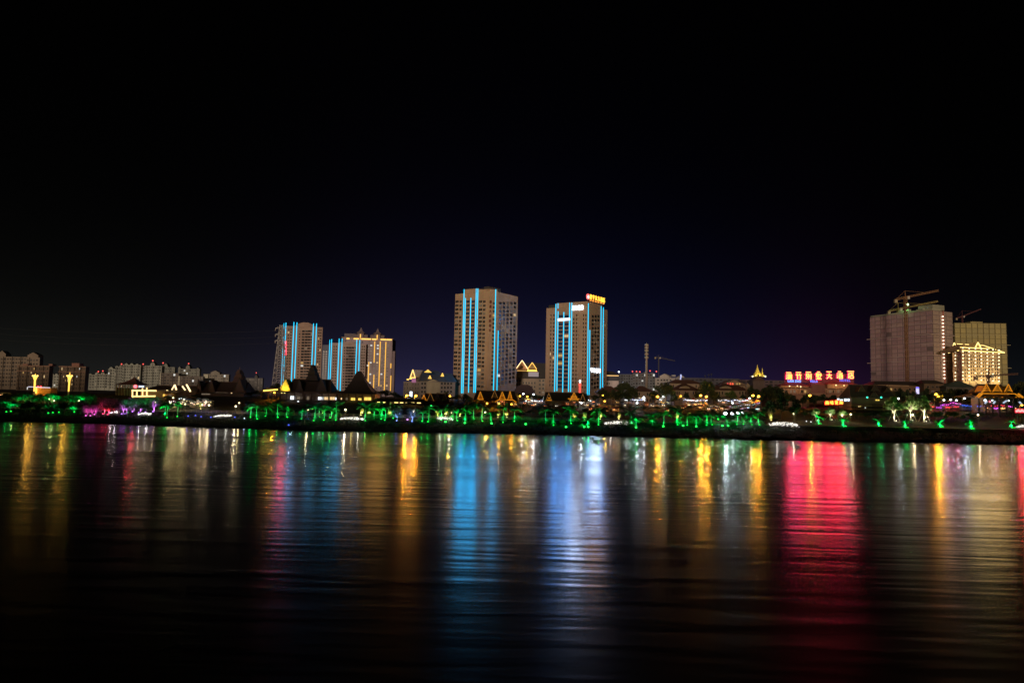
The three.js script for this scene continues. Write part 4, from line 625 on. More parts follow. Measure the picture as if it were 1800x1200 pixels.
// ---------------------------------------------------------------- the hotel with red lettering
{
  const o = block('villa_hotel', 'low reddish hotel with lit balconies under the large red lettering', 'hotel', [[1368, 520], [1506, 520]], 1440, 682, wallMat(.36, .2, .13), { py: 685, depth: 20 }), f = o.faces[0], k = .416;
  const seg = (x0, x1, y0, y1, n) => { const A = o.hit(0, x0, y0), B = o.hit(0, x1, y1); part('balcony', new MB().box(0, 0, 1, B.s - A.s, .9, 2).geo(), wallMat(.32, .17, .12), o, on(f, (A.s + B.s) / 2, B.v - .5, 0), 0); for (let q = 0; q <= n; q++) part('column', new MB().box(0, 0, 1.8, .35, A.v - B.v, .35).geo(), wallMat(.5, .32, .2), o, on(f, A.s + (B.s - A.s) * q / n, B.v, 0), 0); };
  seg(1371, 1424, 683.5, 694, 8); seg(1452, 1505, 685, 692, 8);
  const up = (x0, x1, y0, y1, rTop) => { const A = o.hit(0, x0, y0), B = o.hit(0, x1, y1), w = B.s - A.s, h = A.v - B.v; part('upper_storey', new MB().box(0, 0, -4, w, h, 8).geo(), wallMat(.5, .27, .14), o, on(f, (A.s + B.s) / 2, B.v, 0), 0); part('roof', new MB().hip(-w / 2 - 1.4, w / 2 + 1.4, -9, 2.4, 0, rTop, -w * .25, w * .25).geo(), mat(.2, .055, .045), o, on(f, (A.s + B.s) / 2, A.v, 0), 0); };
  up(1373, 1422, 677.5, 683, 2.4); up(1455, 1503, 674.5, 684.5, 2.6);
  for (const [px, py] of [[1387, 678.5], [1400.5, 678], [1406.5, 679.5], [1468.5, 677], [1482.5, 677.5]]) { const A = o.hit(0, px, py); part('wall_lamp', new MB().ball(0, 0, 1.5, .42).geo(), em(1, .75, .35, 3), o, on(f, A.s, A.v, 0), 0); pointLight(o, on(f, A.s, A.v, 1.5), C(1, .55, .2), 14, .4); }
  grid(o, 0, [1376, 1383, 1391, 1397, 1410, 1416, 1460, 1466, 1474, 1480, 1488, 1496], 688, 1, 3, 1.6, 2.2, { lit: .5, lits: [litYellow, litDim] });
  part('centre_bay', new MB().box(0, 0, -3, 24 * k, 6, 8).hip(-13 * k, 13 * k, -8, 2, 6, 9, -2, 2).geo(), wallMat(.24, .1, .08), o, on(f, o.hit(0, 1438, 690).s, o.H - 3.5, 0), 0);
  const b = frame('sign_hoarding', 'dark red hoarding that backs the large red lettering', 'hoarding', 1440, 524); { const a0 = b.L(1379, 652.5), a1 = b.L(1502, 674.5); new MB().box((a0.x + a1.x) / 2, a1.y, -.4, a1.x - a0.x, a0.y - a1.y - 1, .4).build('panel', wallMat(.13, .05, .055), b); for (let x = a0.x + 2; x < a1.x; x += 7) new MB().box(x, 0, -.9, .35, a1.y + 4, .35).build('post', frameDark, b); }
  const sg = frame('neon_sign', 'large red and yellow neon hotel lettering over the low roof', 'sign', 1440, 520);
  const redN = em(1, .02, .10, 2.6), yelN = em(1, .60, .06, 2.4), pts = [1386.7, 1404, 1421.5, 1439.3, 1457.7, 1476.2, 1495.8];
  '澜竹别墅大酒店'.split('').forEach((ch, i) => { const p = sg.L(pts[i], 667.4 - i * .35); const w = 10.4 * k, h = 10.8 * k; part('neon_character', glyph(ch, w, h, 1.2, 0).geo(), redN, sg, p); part('neon_character', glyph(ch, w, h, .42, .62).geo(), yelN, sg, p);
    const bar = i === 6 ? 12 * k : (i === 3 || i === 5 ? 5 * k : 9 * k); part('neon_bar', new MB().box(0, h + .3, 0, bar, .9, .6).geo(), redN, sg, p); part('neon_bar', new MB().box(0, h + .5, .35, bar * .9, .5, .4).geo(), yelN, sg, p); });
  const c = sg.L(1441, 660); areaLight(sg, c.clone().setZ(1.4), V(0, 0, 1), 119 * k, 13 * k, C(1, .015, .10), 22);
  const font = await new FontLoader().loadAsync('fonts/droid/droid_sans_bold.typeface.json');
  const word = (t, x0, x1, py, m) => { const p0 = sg.L(x0, py), p1 = sg.L(x1, py), g = new TextGeometry(t, { font, size: 1.75, depth: .25, curveSegments: 3, bevelEnabled: false }); g.computeBoundingBox(); g.scale((p1.x - p0.x) / g.boundingBox.max.x, 1, 1); part('neon_word', g, m, sg, p0.setZ(.7)); };
  word('LAN ZHU', 1384, 1407.5, 671.6, em(.16, .3, 1, 2.4)); word('VILLA', 1423.5, 1437, 671.9, em(.16, .22, 1, 1.6)); word('HOTEL', 1475, 1494.5, 670.4, em(.16, .14, .8, 1.3));
  areaLight(sg, sg.L(1395, 670).setZ(1.5), V(0, 0, 1), 23 * k, 1.8, C(.2, .2, 1), 4);
}
{ // small red cursive lettering lower down, and a white one behind it
  const o = frame('neon_sign', 'small red and yellow cursive restaurant lettering above the stalls', 'sign', 1466.5, 404), L = o.L, w = 6.6 * o.k, h = 7.4 * o.k;
  '南味食加'.split('').forEach((c, i) => { const p = L(1454 + i * 8.2, 711.5 - i * .3); part('neon_character', glyph(c, w, h, .62, 0).geo(), em(1, .02, .02, 2.6), o, p); part('neon_character', glyph(c, w, h, .3, .4).geo(), em(1, .5, .05, 2.4), o, p); });
  { const a = L(1450, 705), b = L(1483, 713), q = L(1466, 701.5); new MB().slab([[a.x, b.y], [b.x, b.y], [b.x, a.y], [q.x, q.y], [a.x, a.y]], -.8, -.5).build('sign_panel', mat(.3, .02, .02), o); new MB().box(-3, 0, -.9, .3, b.y, .3).box(3, 0, -.9, .3, b.y, .3).build('frame', frameDark, o); areaLight(o, L(1466.5, 708).setZ(1), V(0, 0, 1), 32 * o.k, 6 * o.k, C(1, .02, .02), 32); }
  const s = frame('white_sign', 'white lit lettering beside the small red cursive lettering', 'sign', 1486, 416); for (const [x0, x1, y0, y1] of [[1472, 1476, 700, 703], [1477, 1482, 701.5, 704], [1484, 1489, 700.5, 705], [1490, 1494, 700.5, 705], [1495, 1499, 699.5, 705.5]]) { const a = s.L(x0, y0), b = s.L(x1, y1); new MB().box((a.x + b.x) / 2, b.y, .1, (b.x - a.x) * .9, a.y - b.y, .3).build('sign_letter_box', em(.8, .9, 1, 1.6), s); } new MB().box(0, s.L(1486, 706).y, -.2, 28 * s.k, 2.4, .3).box(-4, 0, -.2, .3, s.L(1486, 706).y, .3).box(4, 0, -.2, .3, s.L(1486, 706).y, .3).build('frame', frameDark, s);
  areaLight(s, s.L(1486, 702.5).setZ(.7), V(0, 0, 1), 26 * s.k, 1.6, C(.8, .9, 1), 3);
  const r = frame('neon_sign', 'red glowing sign on the slope near the colourful bar terrace', 'sign', 1794, 368); { const a = r.L(1786, 719.5), b = r.L(1802, 724.5); for (let k = 0; k < 5; k++) new MB().box(a.x + (b.x - a.x) * (k + .5) / 5, b.y + (k % 2 ? .2 : 0), .1, (b.x - a.x) * .17, (a.y - b.y) * (k % 2 ? 1 : .8), .4).build('sign_letter_box', em(1, .22, .2, 2.6), r); new MB().box(0, b.y - .4, -.3, b.x - a.x + .6, a.y - b.y + .8, .3).build('sign_panel', em(1, .0, .04, 1.0), r); new MB().box(-1.5, 0, -.3, .3, b.y, .3).box(1.5, 0, -.3, .3, b.y, .3).build('frame', frameDark, r); areaLight(r, V(0, (a.y + b.y) / 2, .9), V(0, 0, 1), b.x - a.x, a.y - b.y, C(1, .02, .06), 80); }
}
// ---------------------------------------------------------------- Thai-style halls along the river
const goldGlow = em(1, .34, .015, .65), goldFaint = em(1, .42, .08, .28), openWarm = em(1, .66, .3, 1), openWhite = em(.92, .95, 1, 1.6), openYellow = em(1, .68, .12, 1.2);
function gableOn(o, px, top, base, half, z, fill, outline, t = .4, dep = 7) { // a gable facing the river, in the pixels of its front plane
  const a = o.L(px - half, base), b = o.L(px + half, base), c = o.L(px, top);
  new MB().slab([[a.x, a.y], [b.x, b.y], [c.x, c.y]], z - dep, z).build('gable', fill, o);
  if (outline) for (const e of [a, b]) line(o, outline.glow ? 'light_strip' : 'barge_board', V(e.x + (e.x - c.x) * .08, e.y - .2, z + .25), V(c.x, c.y + .9, z + .25), t, outline.m);
}
function roofRow(o, x0, x1, eave, ridge, inset, zb, zf, m, name = 'roof') { const a = o.L(x0, eave), b = o.L(x1, eave), r0 = o.L(x0 + inset, ridge), r1 = o.L(x1 - inset, ridge); const e = (a.y + b.y) / 2, t = (r0.y + r1.y) / 2, zm = (zb + zf) / 2;
  const g = new MB(); g.hexa([V(a.x, e, zf), V(b.x, e, zf), V(b.x, e, zb), V(a.x, e, zb), V(r0.x, t, zm + .1), V(r1.x, t, zm + .1), V(r1.x, t, zm - .1), V(r0.x, t, zm - .1)]); const rf = g.build(name, m, o), eb = mat(.13, .075, .045); new MB().beam(V(a.x, e, zf + .1), V(b.x, e, zf + .1), .3).build('eave_board', eb, rf); new MB().beam(V(r0.x, t + .1, zm), V(r1.x, t + .1, zm), .32).build('ridge_board', eb, rf); new MB().beam(V(a.x, e, zf), V(r0.x, t, zm), .26).build('hip_board', eb, rf); new MB().beam(V(b.x, e, zf), V(r1.x, t, zm), .26).build('hip_board', eb, rf);
  for (const r of [r0, r1]) new MB().beam(V(r.x, t - .2, zm), V(r.x + (r === r0 ? -.5 : .5), t + 1.5, zm), .4, .12).build('finial', m, rf); }
function posts(o, xs, top, z, m, t = .45) { for (const px of xs) { const p = o.L(px, top); new MB().box(p.x, -1, z, t, p.y + 1, t).build('post', m, o); } }
function openings(o, list, z) { for (const [x0, x1, y0, y1, m] of list) { const a = o.L(x0, y0), b = o.L(x1, y1); part('lit_window', windowGeo(Math.max(.9, b.x - a.x), Math.max(.9, a.y - b.y)), [frameDark, m], o, V((a.x + b.x) / 2, b.y, z)); } }
{ // pavilion with pyramid roof, far left
  const o = frame('pavilion', 'pavilion with maroon pyramid roof above the left trees', 'pavilion', 223.5, 430), L = o.L, a = L(202, 675.5), b = L(243, 676), t = L(223.5, 663);
  new MB().hip(a.x, b.x, -14, 1, a.y, a.y + (t.y - a.y) * .45, a.x * .42, b.x * .42, -9, -4).hip(a.x * .42, b.x * .42, -9, -4, a.y + (t.y - a.y) * .45, t.y, -.2, .2, -6.6, -6.4).build('roof', mat(.15, .06, .05), o);
  new MB().beam(V(0, t.y, -6.5), V(0, t.y + 2, -6.5), .3, .05).build('finial', roofRed, o); posts(o, [204, 209, 214, 219, 224, 229, 234, 239], 675.5, -.3, wallMat(.3, .24, .18), .4);
  new MB().box((a.x + b.x) / 2, 0, -7, b.x - a.x - 1, L(223, 681.5).y, 12).build('wall', wallMat(.14, .09, .07), o);
}
{ // pavilion outlined in warm white light strips
  const o = frame('lit_pavilion', 'flat-roofed pavilion outlined by warm white light bars', 'pavilion', 254, 408), L = o.L, m = em(1, .66, .24, 2.2), bar = (x0, y0, x1, y1, t = .5) => line(o, 'light_strip', L(x0, y0, .4), L(x1, y1, .4), t, m);
  const a = L(232, 686), b = L(275, 698); new MB().box((a.x + b.x) / 2, 0, -5, b.x - a.x, b.y, 10).build('base', wallMat(.2, .15, .1), o); new MB().box((a.x + b.x) / 2, a.y, -5, b.x - a.x, .8, 11).build('roof', mat(.1, .07, .05), o);
  new MB().box((a.x + b.x) / 2, b.y, -8, b.x - a.x - 1, a.y - b.y, .3).build('wall', wallMat(.28, .2, .12), o);
  bar(232, 686, 275, 686.6, .8); bar(232, 696.5, 273, 696, .7); bar(232.8, 685, 232.8, 699); bar(240.5, 685, 240.5, 696); bar(250.5, 682, 250.5, 696); bar(258, 681, 258, 695.5);
  pointLight(o, L(245, 691, -2), C(1, .6, .2), 40, .5); areaLight(o, L(253, 691, 1), V(0, 0, 1), 42 * o.k, 11 * o.k, C(1, .6, .2), .8);
}
{ const o = frame('dark_roofed_hall', 'dark-roofed hall with amber walls behind the light-outlined pavilion', 'hall', 283, 422), L = o.L; roofRow(o, 243, 312, 689, 677.5, 24, -14, 1, roofDark); const a = L(262, 690), b = L(305, 699); new MB().box((a.x + b.x) / 2, 0, -6, b.x - a.x, a.y, 10).build('wall', wallMat(.4, .26, .12), o); openings(o, [[280, 288, 692, 698, openYellow], [294, 300, 693, 698, litDim]], -.9); pointLight(o, L(286, 694, 2.5), C(1, .6, .2), 30); }
{ // small lit gables
  const o = frame('gabled_house', 'small house with two warm outlined gables beside the spired hall', 'house', 318, 424), L = o.L; roofRow(o, 296, 345, 689, 678, 4, -12, 0, roofDark); const a = L(298, 689), b = L(343, 689); new MB().box((a.x + b.x) / 2, 0, -6, b.x - a.x, a.y, 9).build('wall', wallMat(.18, .11, .07), o);
  const W = em(1, .74, .36, 2.2); line(o, 'light_strip', L(302, 685, .4), L(307, 676, .4), .45, W); line(o, 'light_strip', L(307, 676, .4), L(310, 685, .4), .7, W); line(o, 'light_strip', L(320.5, 678.5, .4), L(325.5, 685.5, .4), .6, W); line(o, 'light_strip', L(328, 675.5, .6), L(335, 688, .6), .7, W); line(o, 'light_strip', L(293, 686.5, .6), L(300, 688, .6), .8, W);
  areaLight(o, L(318, 682, 1.4), V(0, 0, 1), 34 * o.k, 2.4, C(1, .62, .25), 3);
}
{ // long brown hall with a spire
  const o = frame('spired_hall', 'long dark brown hall with a stepped spire left of the yellow gable', 'hall', 390, 430), L = o.L, m = mat(.065, .036, .026, .9), m2 = mat(.1, .055, .036, .9);
  roofRow(o, 348, 432, 689, 671, 3, -18, 2, m); gableOn(o, 374, 668, 689, 6, 2.4, m2, { m: woodDark }, .3, 9); gableOn(o, 423, 666, 688.5, 9, 2.6, m2, { m: woodDark }, .4, 12); gableOn(o, 352, 669, 689, 4.5, 2.4, m2, { m: woodDark }, .3, 8);
  const a = L(350, 690), b = L(430, 690); new MB().box((a.x + b.x) / 2, 0, -8, b.x - a.x - 2, a.y, 14).build('wall', wallMat(.1, .07, .05), o);
  for (const [x0, x1, y0, y1, xt0, xt1] of [[402, 422, 672, 664, 405, 419], [405, 419.5, 664, 656, 408, 416.5], [408.3, 416.6, 656, 649, 410.5, 414]]) { const p = L(x0, y0), q = L(x1, y0), r = L(xt0, y1), s = L(xt1, y1); new MB().hip(p.x, q.x, -12, -4, p.y, r.y, r.x, s.x, -10, -6).build('spire_tier', m2, o); }
  const f = L(412, 649); new MB().beam(V(f.x, f.y - .3, -8), V(f.x, f.y + 2, -8), .5, .08).build('finial', m2, o); openings(o, [[352, 368, 692.6, 694, litDim], [404, 407, 690, 692, litWarm]], -.9);
}
{ // the dark hall with a yellow-lit gable, spire and pyramid
  const o = frame('riverside_hall', 'black-roofed riverside hall with a yellow-lit gable and a tall pyramid roof', 'hall', 575, 408), L = o.L, m = mat(.032, .02, .016, .9);
  const a = L(490, 690), b = L(657, 712); new MB().box((a.x + b.x) / 2, 0, -10, b.x - a.x, L(575, 689).y, 16).build('wall', wallMat(.13, .085, .055), o);
  roofRow(o, 488, 662, 691, 687, 6, -20, 1.5, m, 'verandah_roof'); roofRow(o, 500, 582, 688.5, 666, 8, -19, .5, m); 
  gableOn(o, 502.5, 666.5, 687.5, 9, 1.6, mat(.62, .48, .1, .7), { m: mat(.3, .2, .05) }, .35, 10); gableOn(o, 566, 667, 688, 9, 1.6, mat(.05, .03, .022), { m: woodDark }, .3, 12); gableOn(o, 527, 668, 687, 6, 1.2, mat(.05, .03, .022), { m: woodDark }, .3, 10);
  { const t = spotUp(o, L(500, 689.5, 5.2), L(502.5, 676, 1.6), C(1, .75, .1), 170, .8); spotUp(o, L(505, 689.5, 5.2), L(503, 676, 1.6), C(1, .75, .1), 120, .8); for (const px of [500, 505]) { const q = L(px, 690, 5.2); new MB().box(q.x, q.y - .4, q.z, .6, .4, .5).build('uplight_lamp', em(1, .8, .2, 1.5), o); } }
  for (const [x0, x1, y0, y1, t0, t1] of [[532, 555, 668, 658, 536, 551], [536, 550.5, 658, 650, 538.5, 548], [538.3, 548.3, 650, 643, 540.5, 546], [540.5, 546, 643, 640, 542.6, 544]]) { const p = L(x0, y0), q = L(x1, y0), r = L(t0, y1), s = L(t1, y1); new MB().hip(p.x, q.x, -13, -4, p.y, r.y, r.x, s.x, -11, -6).build('spire_tier', m, o); }
  for (const [x0, x1, y0, y1, t0, t1] of [[598, 660, 691.5, 686, 604, 651], [603, 652, 687, 668, 614, 637], [614, 637, 668, 655, 619.5, 630.5], [619.5, 630.5, 655, 651, 623, 627]]) { const p = L(x0, y0), q = L(x1, y0), r = L(t0, y1), s = L(t1, y1), d = (q.x - p.x) / 2, e = (s.x - r.x) / 2; new MB().hip(p.x, q.x, -10 - d, -10 + d, p.y, r.y, r.x, s.x, -10 - e, -10 + e).build('pyramid_tier', m, o); }
  openings(o, [[508, 517, 695.5, 702.5, openWhite], [520, 526, 696, 702, litDim], [528, 531, 696.5, 702, litDim], [537, 542, 696, 703, litDim], [557, 561, 697, 703, openWhite], [560.5, 566.5, 697, 703, openWhite], [568, 577, 697, 703, openWarm], [578, 587, 697, 703, openWarm], [587, 591, 698, 703, openWhite], [597, 600, 698.5, 702.5, openWarm], [606, 611, 698.5, 703, litDim], [615, 625, 698.5, 704, openYellow], [628, 635, 699, 704, openYellow], [638.5, 652, 697.5, 704, openYellow]], -1.9);
  posts(o, [494, 505, 518.5, 533, 549, 567, 578, 593, 603, 613, 626, 637, 654], 691, .9, woodDark, .5); new MB().box((a.x + b.x) / 2, L(575, 707.5).y, 0, b.x - a.x, 1, 4).build('deck', mat(.1, .075, .055), o);
  for (const [px, py, c, i] of [[513, 699, C(.9, .95, 1), 16], [564, 700, C(.9, .95, 1), 12], [582, 700, C(1, .66, .3), 12], [620, 701, C(1, .7, .15), 12], [645, 701, C(1, .7, .15), 14]]) pointLight(o, L(px, py, .2), c, i, .5);
  for (const [px, py] of [[526.5, 707], [536.5, 708.5], [505, 708.5], [484, 709], [565, 710]]) { const q = L(px, py, 3); new MB().ball(q.x, q.y, q.z, px < 530 && px > 520 ? .75 : .5).build('white_lamp', em(.9, .96, 1, 3), o); pointLight(o, q, C(.85, .95, 1), 26, .5); }
}
{ const o = frame('canopy', 'low canopy with a glowing yellow eave beside the yellow-lit gable', 'canopy', 476, 415), L = o.L; line(o, 'light_strip', L(463, 686.5, .3), L(488, 684.5, .3), .7, em(1, .72, .12, 2)); roofRow(o, 455, 492, 689, 682, 8, -10, 0, roofDark); posts(o, [458, 470, 484, 490], 688, -.6, woodDark); areaLight(o, L(476, 686, 1), V(0, 0, 1), 25 * o.k, .8, C(1, .62, .1), 4); }
{ const o = frame('shop_arcade', 'arcade with a string of yellow eave lights and coloured shop lamps', 'arcade', 700, 402), L = o.L; roofRow(o, 655, 748, 708, 701, 5, -10, 0, roofDark); const a = L(657, 709), b = L(746, 709); new MB().box((a.x + b.x) / 2, 0, -8, b.x - a.x, a.y, .5).build('wall', wallMat(.2, .12, .08), o); posts(o, [658, 672, 686, 700, 715, 730, 745], 708, -.4, woodDark);
  for (let k = 0; k < 8; k++) line(o, 'light_strip', L(663 + k * 10, 706.9 + k * .15, .2), L(663 + k * 10 + rr(5, 8.5), 707 + k * .15, .2), .55, em(1, .7, .22, 1.6));
  for (const [px, py, c, r] of [[675, 712.5, [1, .6, .2], .6], [680, 714, [1, .5, .1], .7], [716, 714, [1, .55, .12], .7], [727, 714.5, [1, .7, .25], .5], [732, 719, [1, .08, .05], .5], [753, 715, [1, .5, .1], .6], [758, 714, [.05, 1, .2], .6]]) { const q = L(px, py, .6); new MB().ball(q.x, q.y, q.z, r).build('shop_lamp', em(...c, 2.6), o); pointLight(o, q, C(...c), 16, r * .9); }
  for (const [x0, x1] of [[700, 703], [703.6, 707], [707.5, 710]]) { const q = L(x0, 713), w = L(x1, 717.5); new MB().box((q.x + w.x) / 2, w.y, -.6, w.x - q.x - .2, q.y - w.y, .2).build('blue_sign_panel', em(.15, .3, 1, 1.6), o); }
  areaLight(o, L(705, 715, .6), V(0, 0, 1), 10 * o.k, 1.6, C(.12, .3, 1), 3); areaLight(o, L(700, 707.5, .7), V(0, 0, 1), 80 * o.k, .5, C(1, .62, .15), 4); }
function thaiHouse(lab, pxc, D, ridge, eave, x0, x1, gs, lit, opt = {}) {
  const o = frame('thai_house', lab, 'house', pxc, D), L = o.L; roofRow(o, x0, x1, eave, ridge, opt.inset ?? 5, -14, 1, roofDark); const a = L(x0 + 4, eave), b = L(x1 - 4, eave); new MB().box((a.x + b.x) / 2, 0, -6.5, b.x - a.x, Math.min(a.y, b.y), 11).build('wall', wallMat(.14, .085, .055), o);
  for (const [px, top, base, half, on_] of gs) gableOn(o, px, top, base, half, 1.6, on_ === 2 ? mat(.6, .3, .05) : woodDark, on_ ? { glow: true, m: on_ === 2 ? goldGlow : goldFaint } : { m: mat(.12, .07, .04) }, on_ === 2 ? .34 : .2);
  for (const [px0, py0, px1, py1] of lit) line(o, 'light_strip', L(px0, py0, 1.9), L(px1, py1, 1.9), .45, goldGlow);
  if (lit.length) areaLight(o, L(pxc, (ridge + eave) / 2, 2.6), V(0, 0, 1), (x1 - x0) * .8 * o.k, 3, C(1, .45, .04), opt.nits ?? .8);
  return o;
}
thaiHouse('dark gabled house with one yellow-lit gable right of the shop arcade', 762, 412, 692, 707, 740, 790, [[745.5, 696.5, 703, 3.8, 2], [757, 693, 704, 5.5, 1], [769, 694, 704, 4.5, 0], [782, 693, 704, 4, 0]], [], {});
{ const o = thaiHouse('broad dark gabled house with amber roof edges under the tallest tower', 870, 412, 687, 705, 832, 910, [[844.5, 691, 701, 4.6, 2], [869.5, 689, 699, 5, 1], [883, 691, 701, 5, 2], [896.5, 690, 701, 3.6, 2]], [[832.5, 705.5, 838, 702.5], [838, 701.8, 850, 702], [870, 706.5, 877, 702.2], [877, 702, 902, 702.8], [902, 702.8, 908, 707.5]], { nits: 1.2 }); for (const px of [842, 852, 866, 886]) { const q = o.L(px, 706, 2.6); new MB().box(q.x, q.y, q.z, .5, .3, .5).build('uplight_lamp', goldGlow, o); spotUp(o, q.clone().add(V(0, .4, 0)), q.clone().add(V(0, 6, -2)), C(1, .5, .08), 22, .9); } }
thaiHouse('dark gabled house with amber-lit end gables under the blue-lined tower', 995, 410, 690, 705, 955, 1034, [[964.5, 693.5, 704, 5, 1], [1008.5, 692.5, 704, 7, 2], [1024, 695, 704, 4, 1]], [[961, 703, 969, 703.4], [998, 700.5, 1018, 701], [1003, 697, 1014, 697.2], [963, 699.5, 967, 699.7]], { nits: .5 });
{ const o = thaiHouse('black stepped gabled house with two teal lamps beside white lettering', 1534, 414, 676.5, 699, 1494, 1576, [[1512.5, 679.5, 688, 6, 0], [1536, 677, 687, 7, 0], [1559, 680, 689, 6, 0], [1534.5, 689, 697, 7, 0]], [], { inset: 8 }); for (const px of [1521.5, 1546]) { const q = o.L(px, 698.3, 2.4); new MB().ball(q.x, q.y, q.z, .5).build('teal_lamp', em(.05, 1, .6, 2), o); pointLight(o, q, C(.05, 1, .6), 8); }
  const a = o.L(1490, 711.5), b = o.L(1580, 721); new MB().box((a.x + b.x) / 2, a.y - .5, 2, b.x - a.x, .5, 5).build('terrace', mat(.25, .15, .09), o); new MB().box((a.x + b.x) / 2, b.y, 3, b.x - a.x, .5, 6).build('terrace', mat(.25, .16, .1), o); openings(o, [[1507, 1510, 712.5, 715.5, openWarm], [1510.5, 1512, 713, 715, openYellow], [1519, 1520.5, 715, 718, litWhite], [1537, 1545, 702, 704.5, openYellow]], 1.2); posts(o, [1498, 1512, 1528, 1544, 1560, 1574], 711, 4, woodDark, .35); }
{ // golden-edged pavilion on the right
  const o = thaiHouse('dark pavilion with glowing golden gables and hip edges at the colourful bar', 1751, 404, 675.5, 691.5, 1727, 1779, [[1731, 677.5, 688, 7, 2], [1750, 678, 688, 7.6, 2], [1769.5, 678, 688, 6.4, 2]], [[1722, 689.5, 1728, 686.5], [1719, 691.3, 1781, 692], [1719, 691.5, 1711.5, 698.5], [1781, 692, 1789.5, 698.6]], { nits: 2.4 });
  roofRow(o, 1711, 1790, 699, 691.5, 9, -20, 4, roofDark, 'lower_roof'); for (const [x0, y0, x1, y1] of [[1719, 691.3, 1711.5, 698.5], [1781, 692, 1789.5, 698.6]]) line(o, 'light_strip', o.L(x0, y0, 4.3), o.L(x1, y1, 4.3), .8, goldGlow);
  for (const px of [1722, 1737, 1752, 1776]) { const q = o.L(px, 697.5, 5); new MB().box(q.x, q.y - .3, q.z, .6, .3, .5).build('uplight_lamp', goldGlow, o); spotUp(o, q, q.clone().add(V(0, 6, -7)), C(1, .5, .04), 60, .9); }
  posts(o, [1716, 1728, 1740, 1752, 1764, 1776, 1786], 699, 2.5, woodDark, .6);
  for (const [px, py] of [[1726, 703.5], [1734, 706], [1767, 704], [1738.5, 703.5]]) { const q = o.L(px, py, 3.2); new MB().ball(q.x, q.y, q.z, px === 1726 ? .75 : .45).build('white_lamp', em(.85, .93, 1, 2.2), o); pointLight(o, q, C(.85, .93, 1), 12, .4); }
  for (const [x0, y0, x1, y1, c] of [[1725, 709, 1729, 705, 0], [1757, 708, 1763, 704, 0], [1740, 709, 1743, 705, 0], [1785, 706, 1789, 710, 0], [1733, 704, 1734, 707, 1]]) line(o, 'light_strip', o.L(x0, y0, 3.4), o.L(x1, y1, 3.4), .7, c ? em(1, .05, .1, 1) : em(.6, .7, .9, .7));
}
{ // golden spire
  const o = frame('golden_spire_hall', 'dark hall crowned by a floodlit golden spire', 'hall', 1334, 560), L = o.L, gm = mat(.75, .6, .14, .55), b = L(1325, 660), e = L(1342, 660), t = L(1335, 640);
  new MB().box(L(1334, 665).x, 0, -7, 20 * o.k, L(1334, 668).y, 14).build('wall', wallMat(.1, .07, .06), o);
  gableOn(o, 1334, 660, 669, 9, 1, mat(.07, .04, .03), { m: woodDark }, .35, 12);
  const cx = L(1334.8, 650).x, h = t.y - b.y, pr = [[0, 3.8], [.14, 3.1], [.34, 2.0], [.55, 1.1], [.74, .5], [1, .06]], up = pr.map(([f, r]) => new THREE.Vector2(r, f * h)); part('spire', new THREE.LatheGeometry(up, 8), gm, o, V(cx, b.y, -4));
  const up2 = pr.map(([f, r]) => new THREE.Vector2(r * .36, f * h * .72)); part('side_spire', new THREE.LatheGeometry(up2, 8), gm, o, V(L(1343.4, 660).x, b.y, -4)); new MB().box(cx, b.y - .8, -4, 9.4, .8, 8).build('spire_base', gm, o);
  for (const dx of [-3.2, 0, 3.2]) { new MB().box(cx + dx, b.y - .2, 1.6, .7, .5, .5).build('uplight_lamp', em(1, .8, .15, 2.5), o); spotUp(o, V(cx + dx, b.y + .5, 1.8), V(cx, b.y + 6, -4), C(1, .78, .1), 55, 1); }
  for (const px of [1323, 1345.5]) { const q = L(px, 661.5, .5); new MB().ball(q.x, q.y, q.z, .7).build('white_lamp', em(1, .9, .6, 1.6), o); }
}
{ // orange lit box building at far left
  const o = frame('roof_kiosk', 'low kiosk with glowing orange front behind the left trees', 'kiosk', 73, 418), L = o.L, a = L(60.5, 681), b = L(86, 692); new MB().box((a.x + b.x) / 2, 0, -4, b.x - a.x, a.y, 6).build('wall', wallMat(.5, .26, .06), o); line(o, 'light_strip', L(48, 679.6, -.6), L(86, 681.2, -.6), .35, em(.85, .8, 1, 1.1)); new MB().box(a.x + .5, b.y, -.6, .9, a.y - b.y, .3).build('light_panel', em(1, .55, .08, 2), o); pointLight(o, L(66, 687, 2), C(1, .5, .08), 60, .4); for (const px of [64, 69]) { const q = L(px, 679, -1); new MB().ball(q.x, q.y, q.z, .5).build('red_lamp', em(1, .06, .06, 2), o); } }
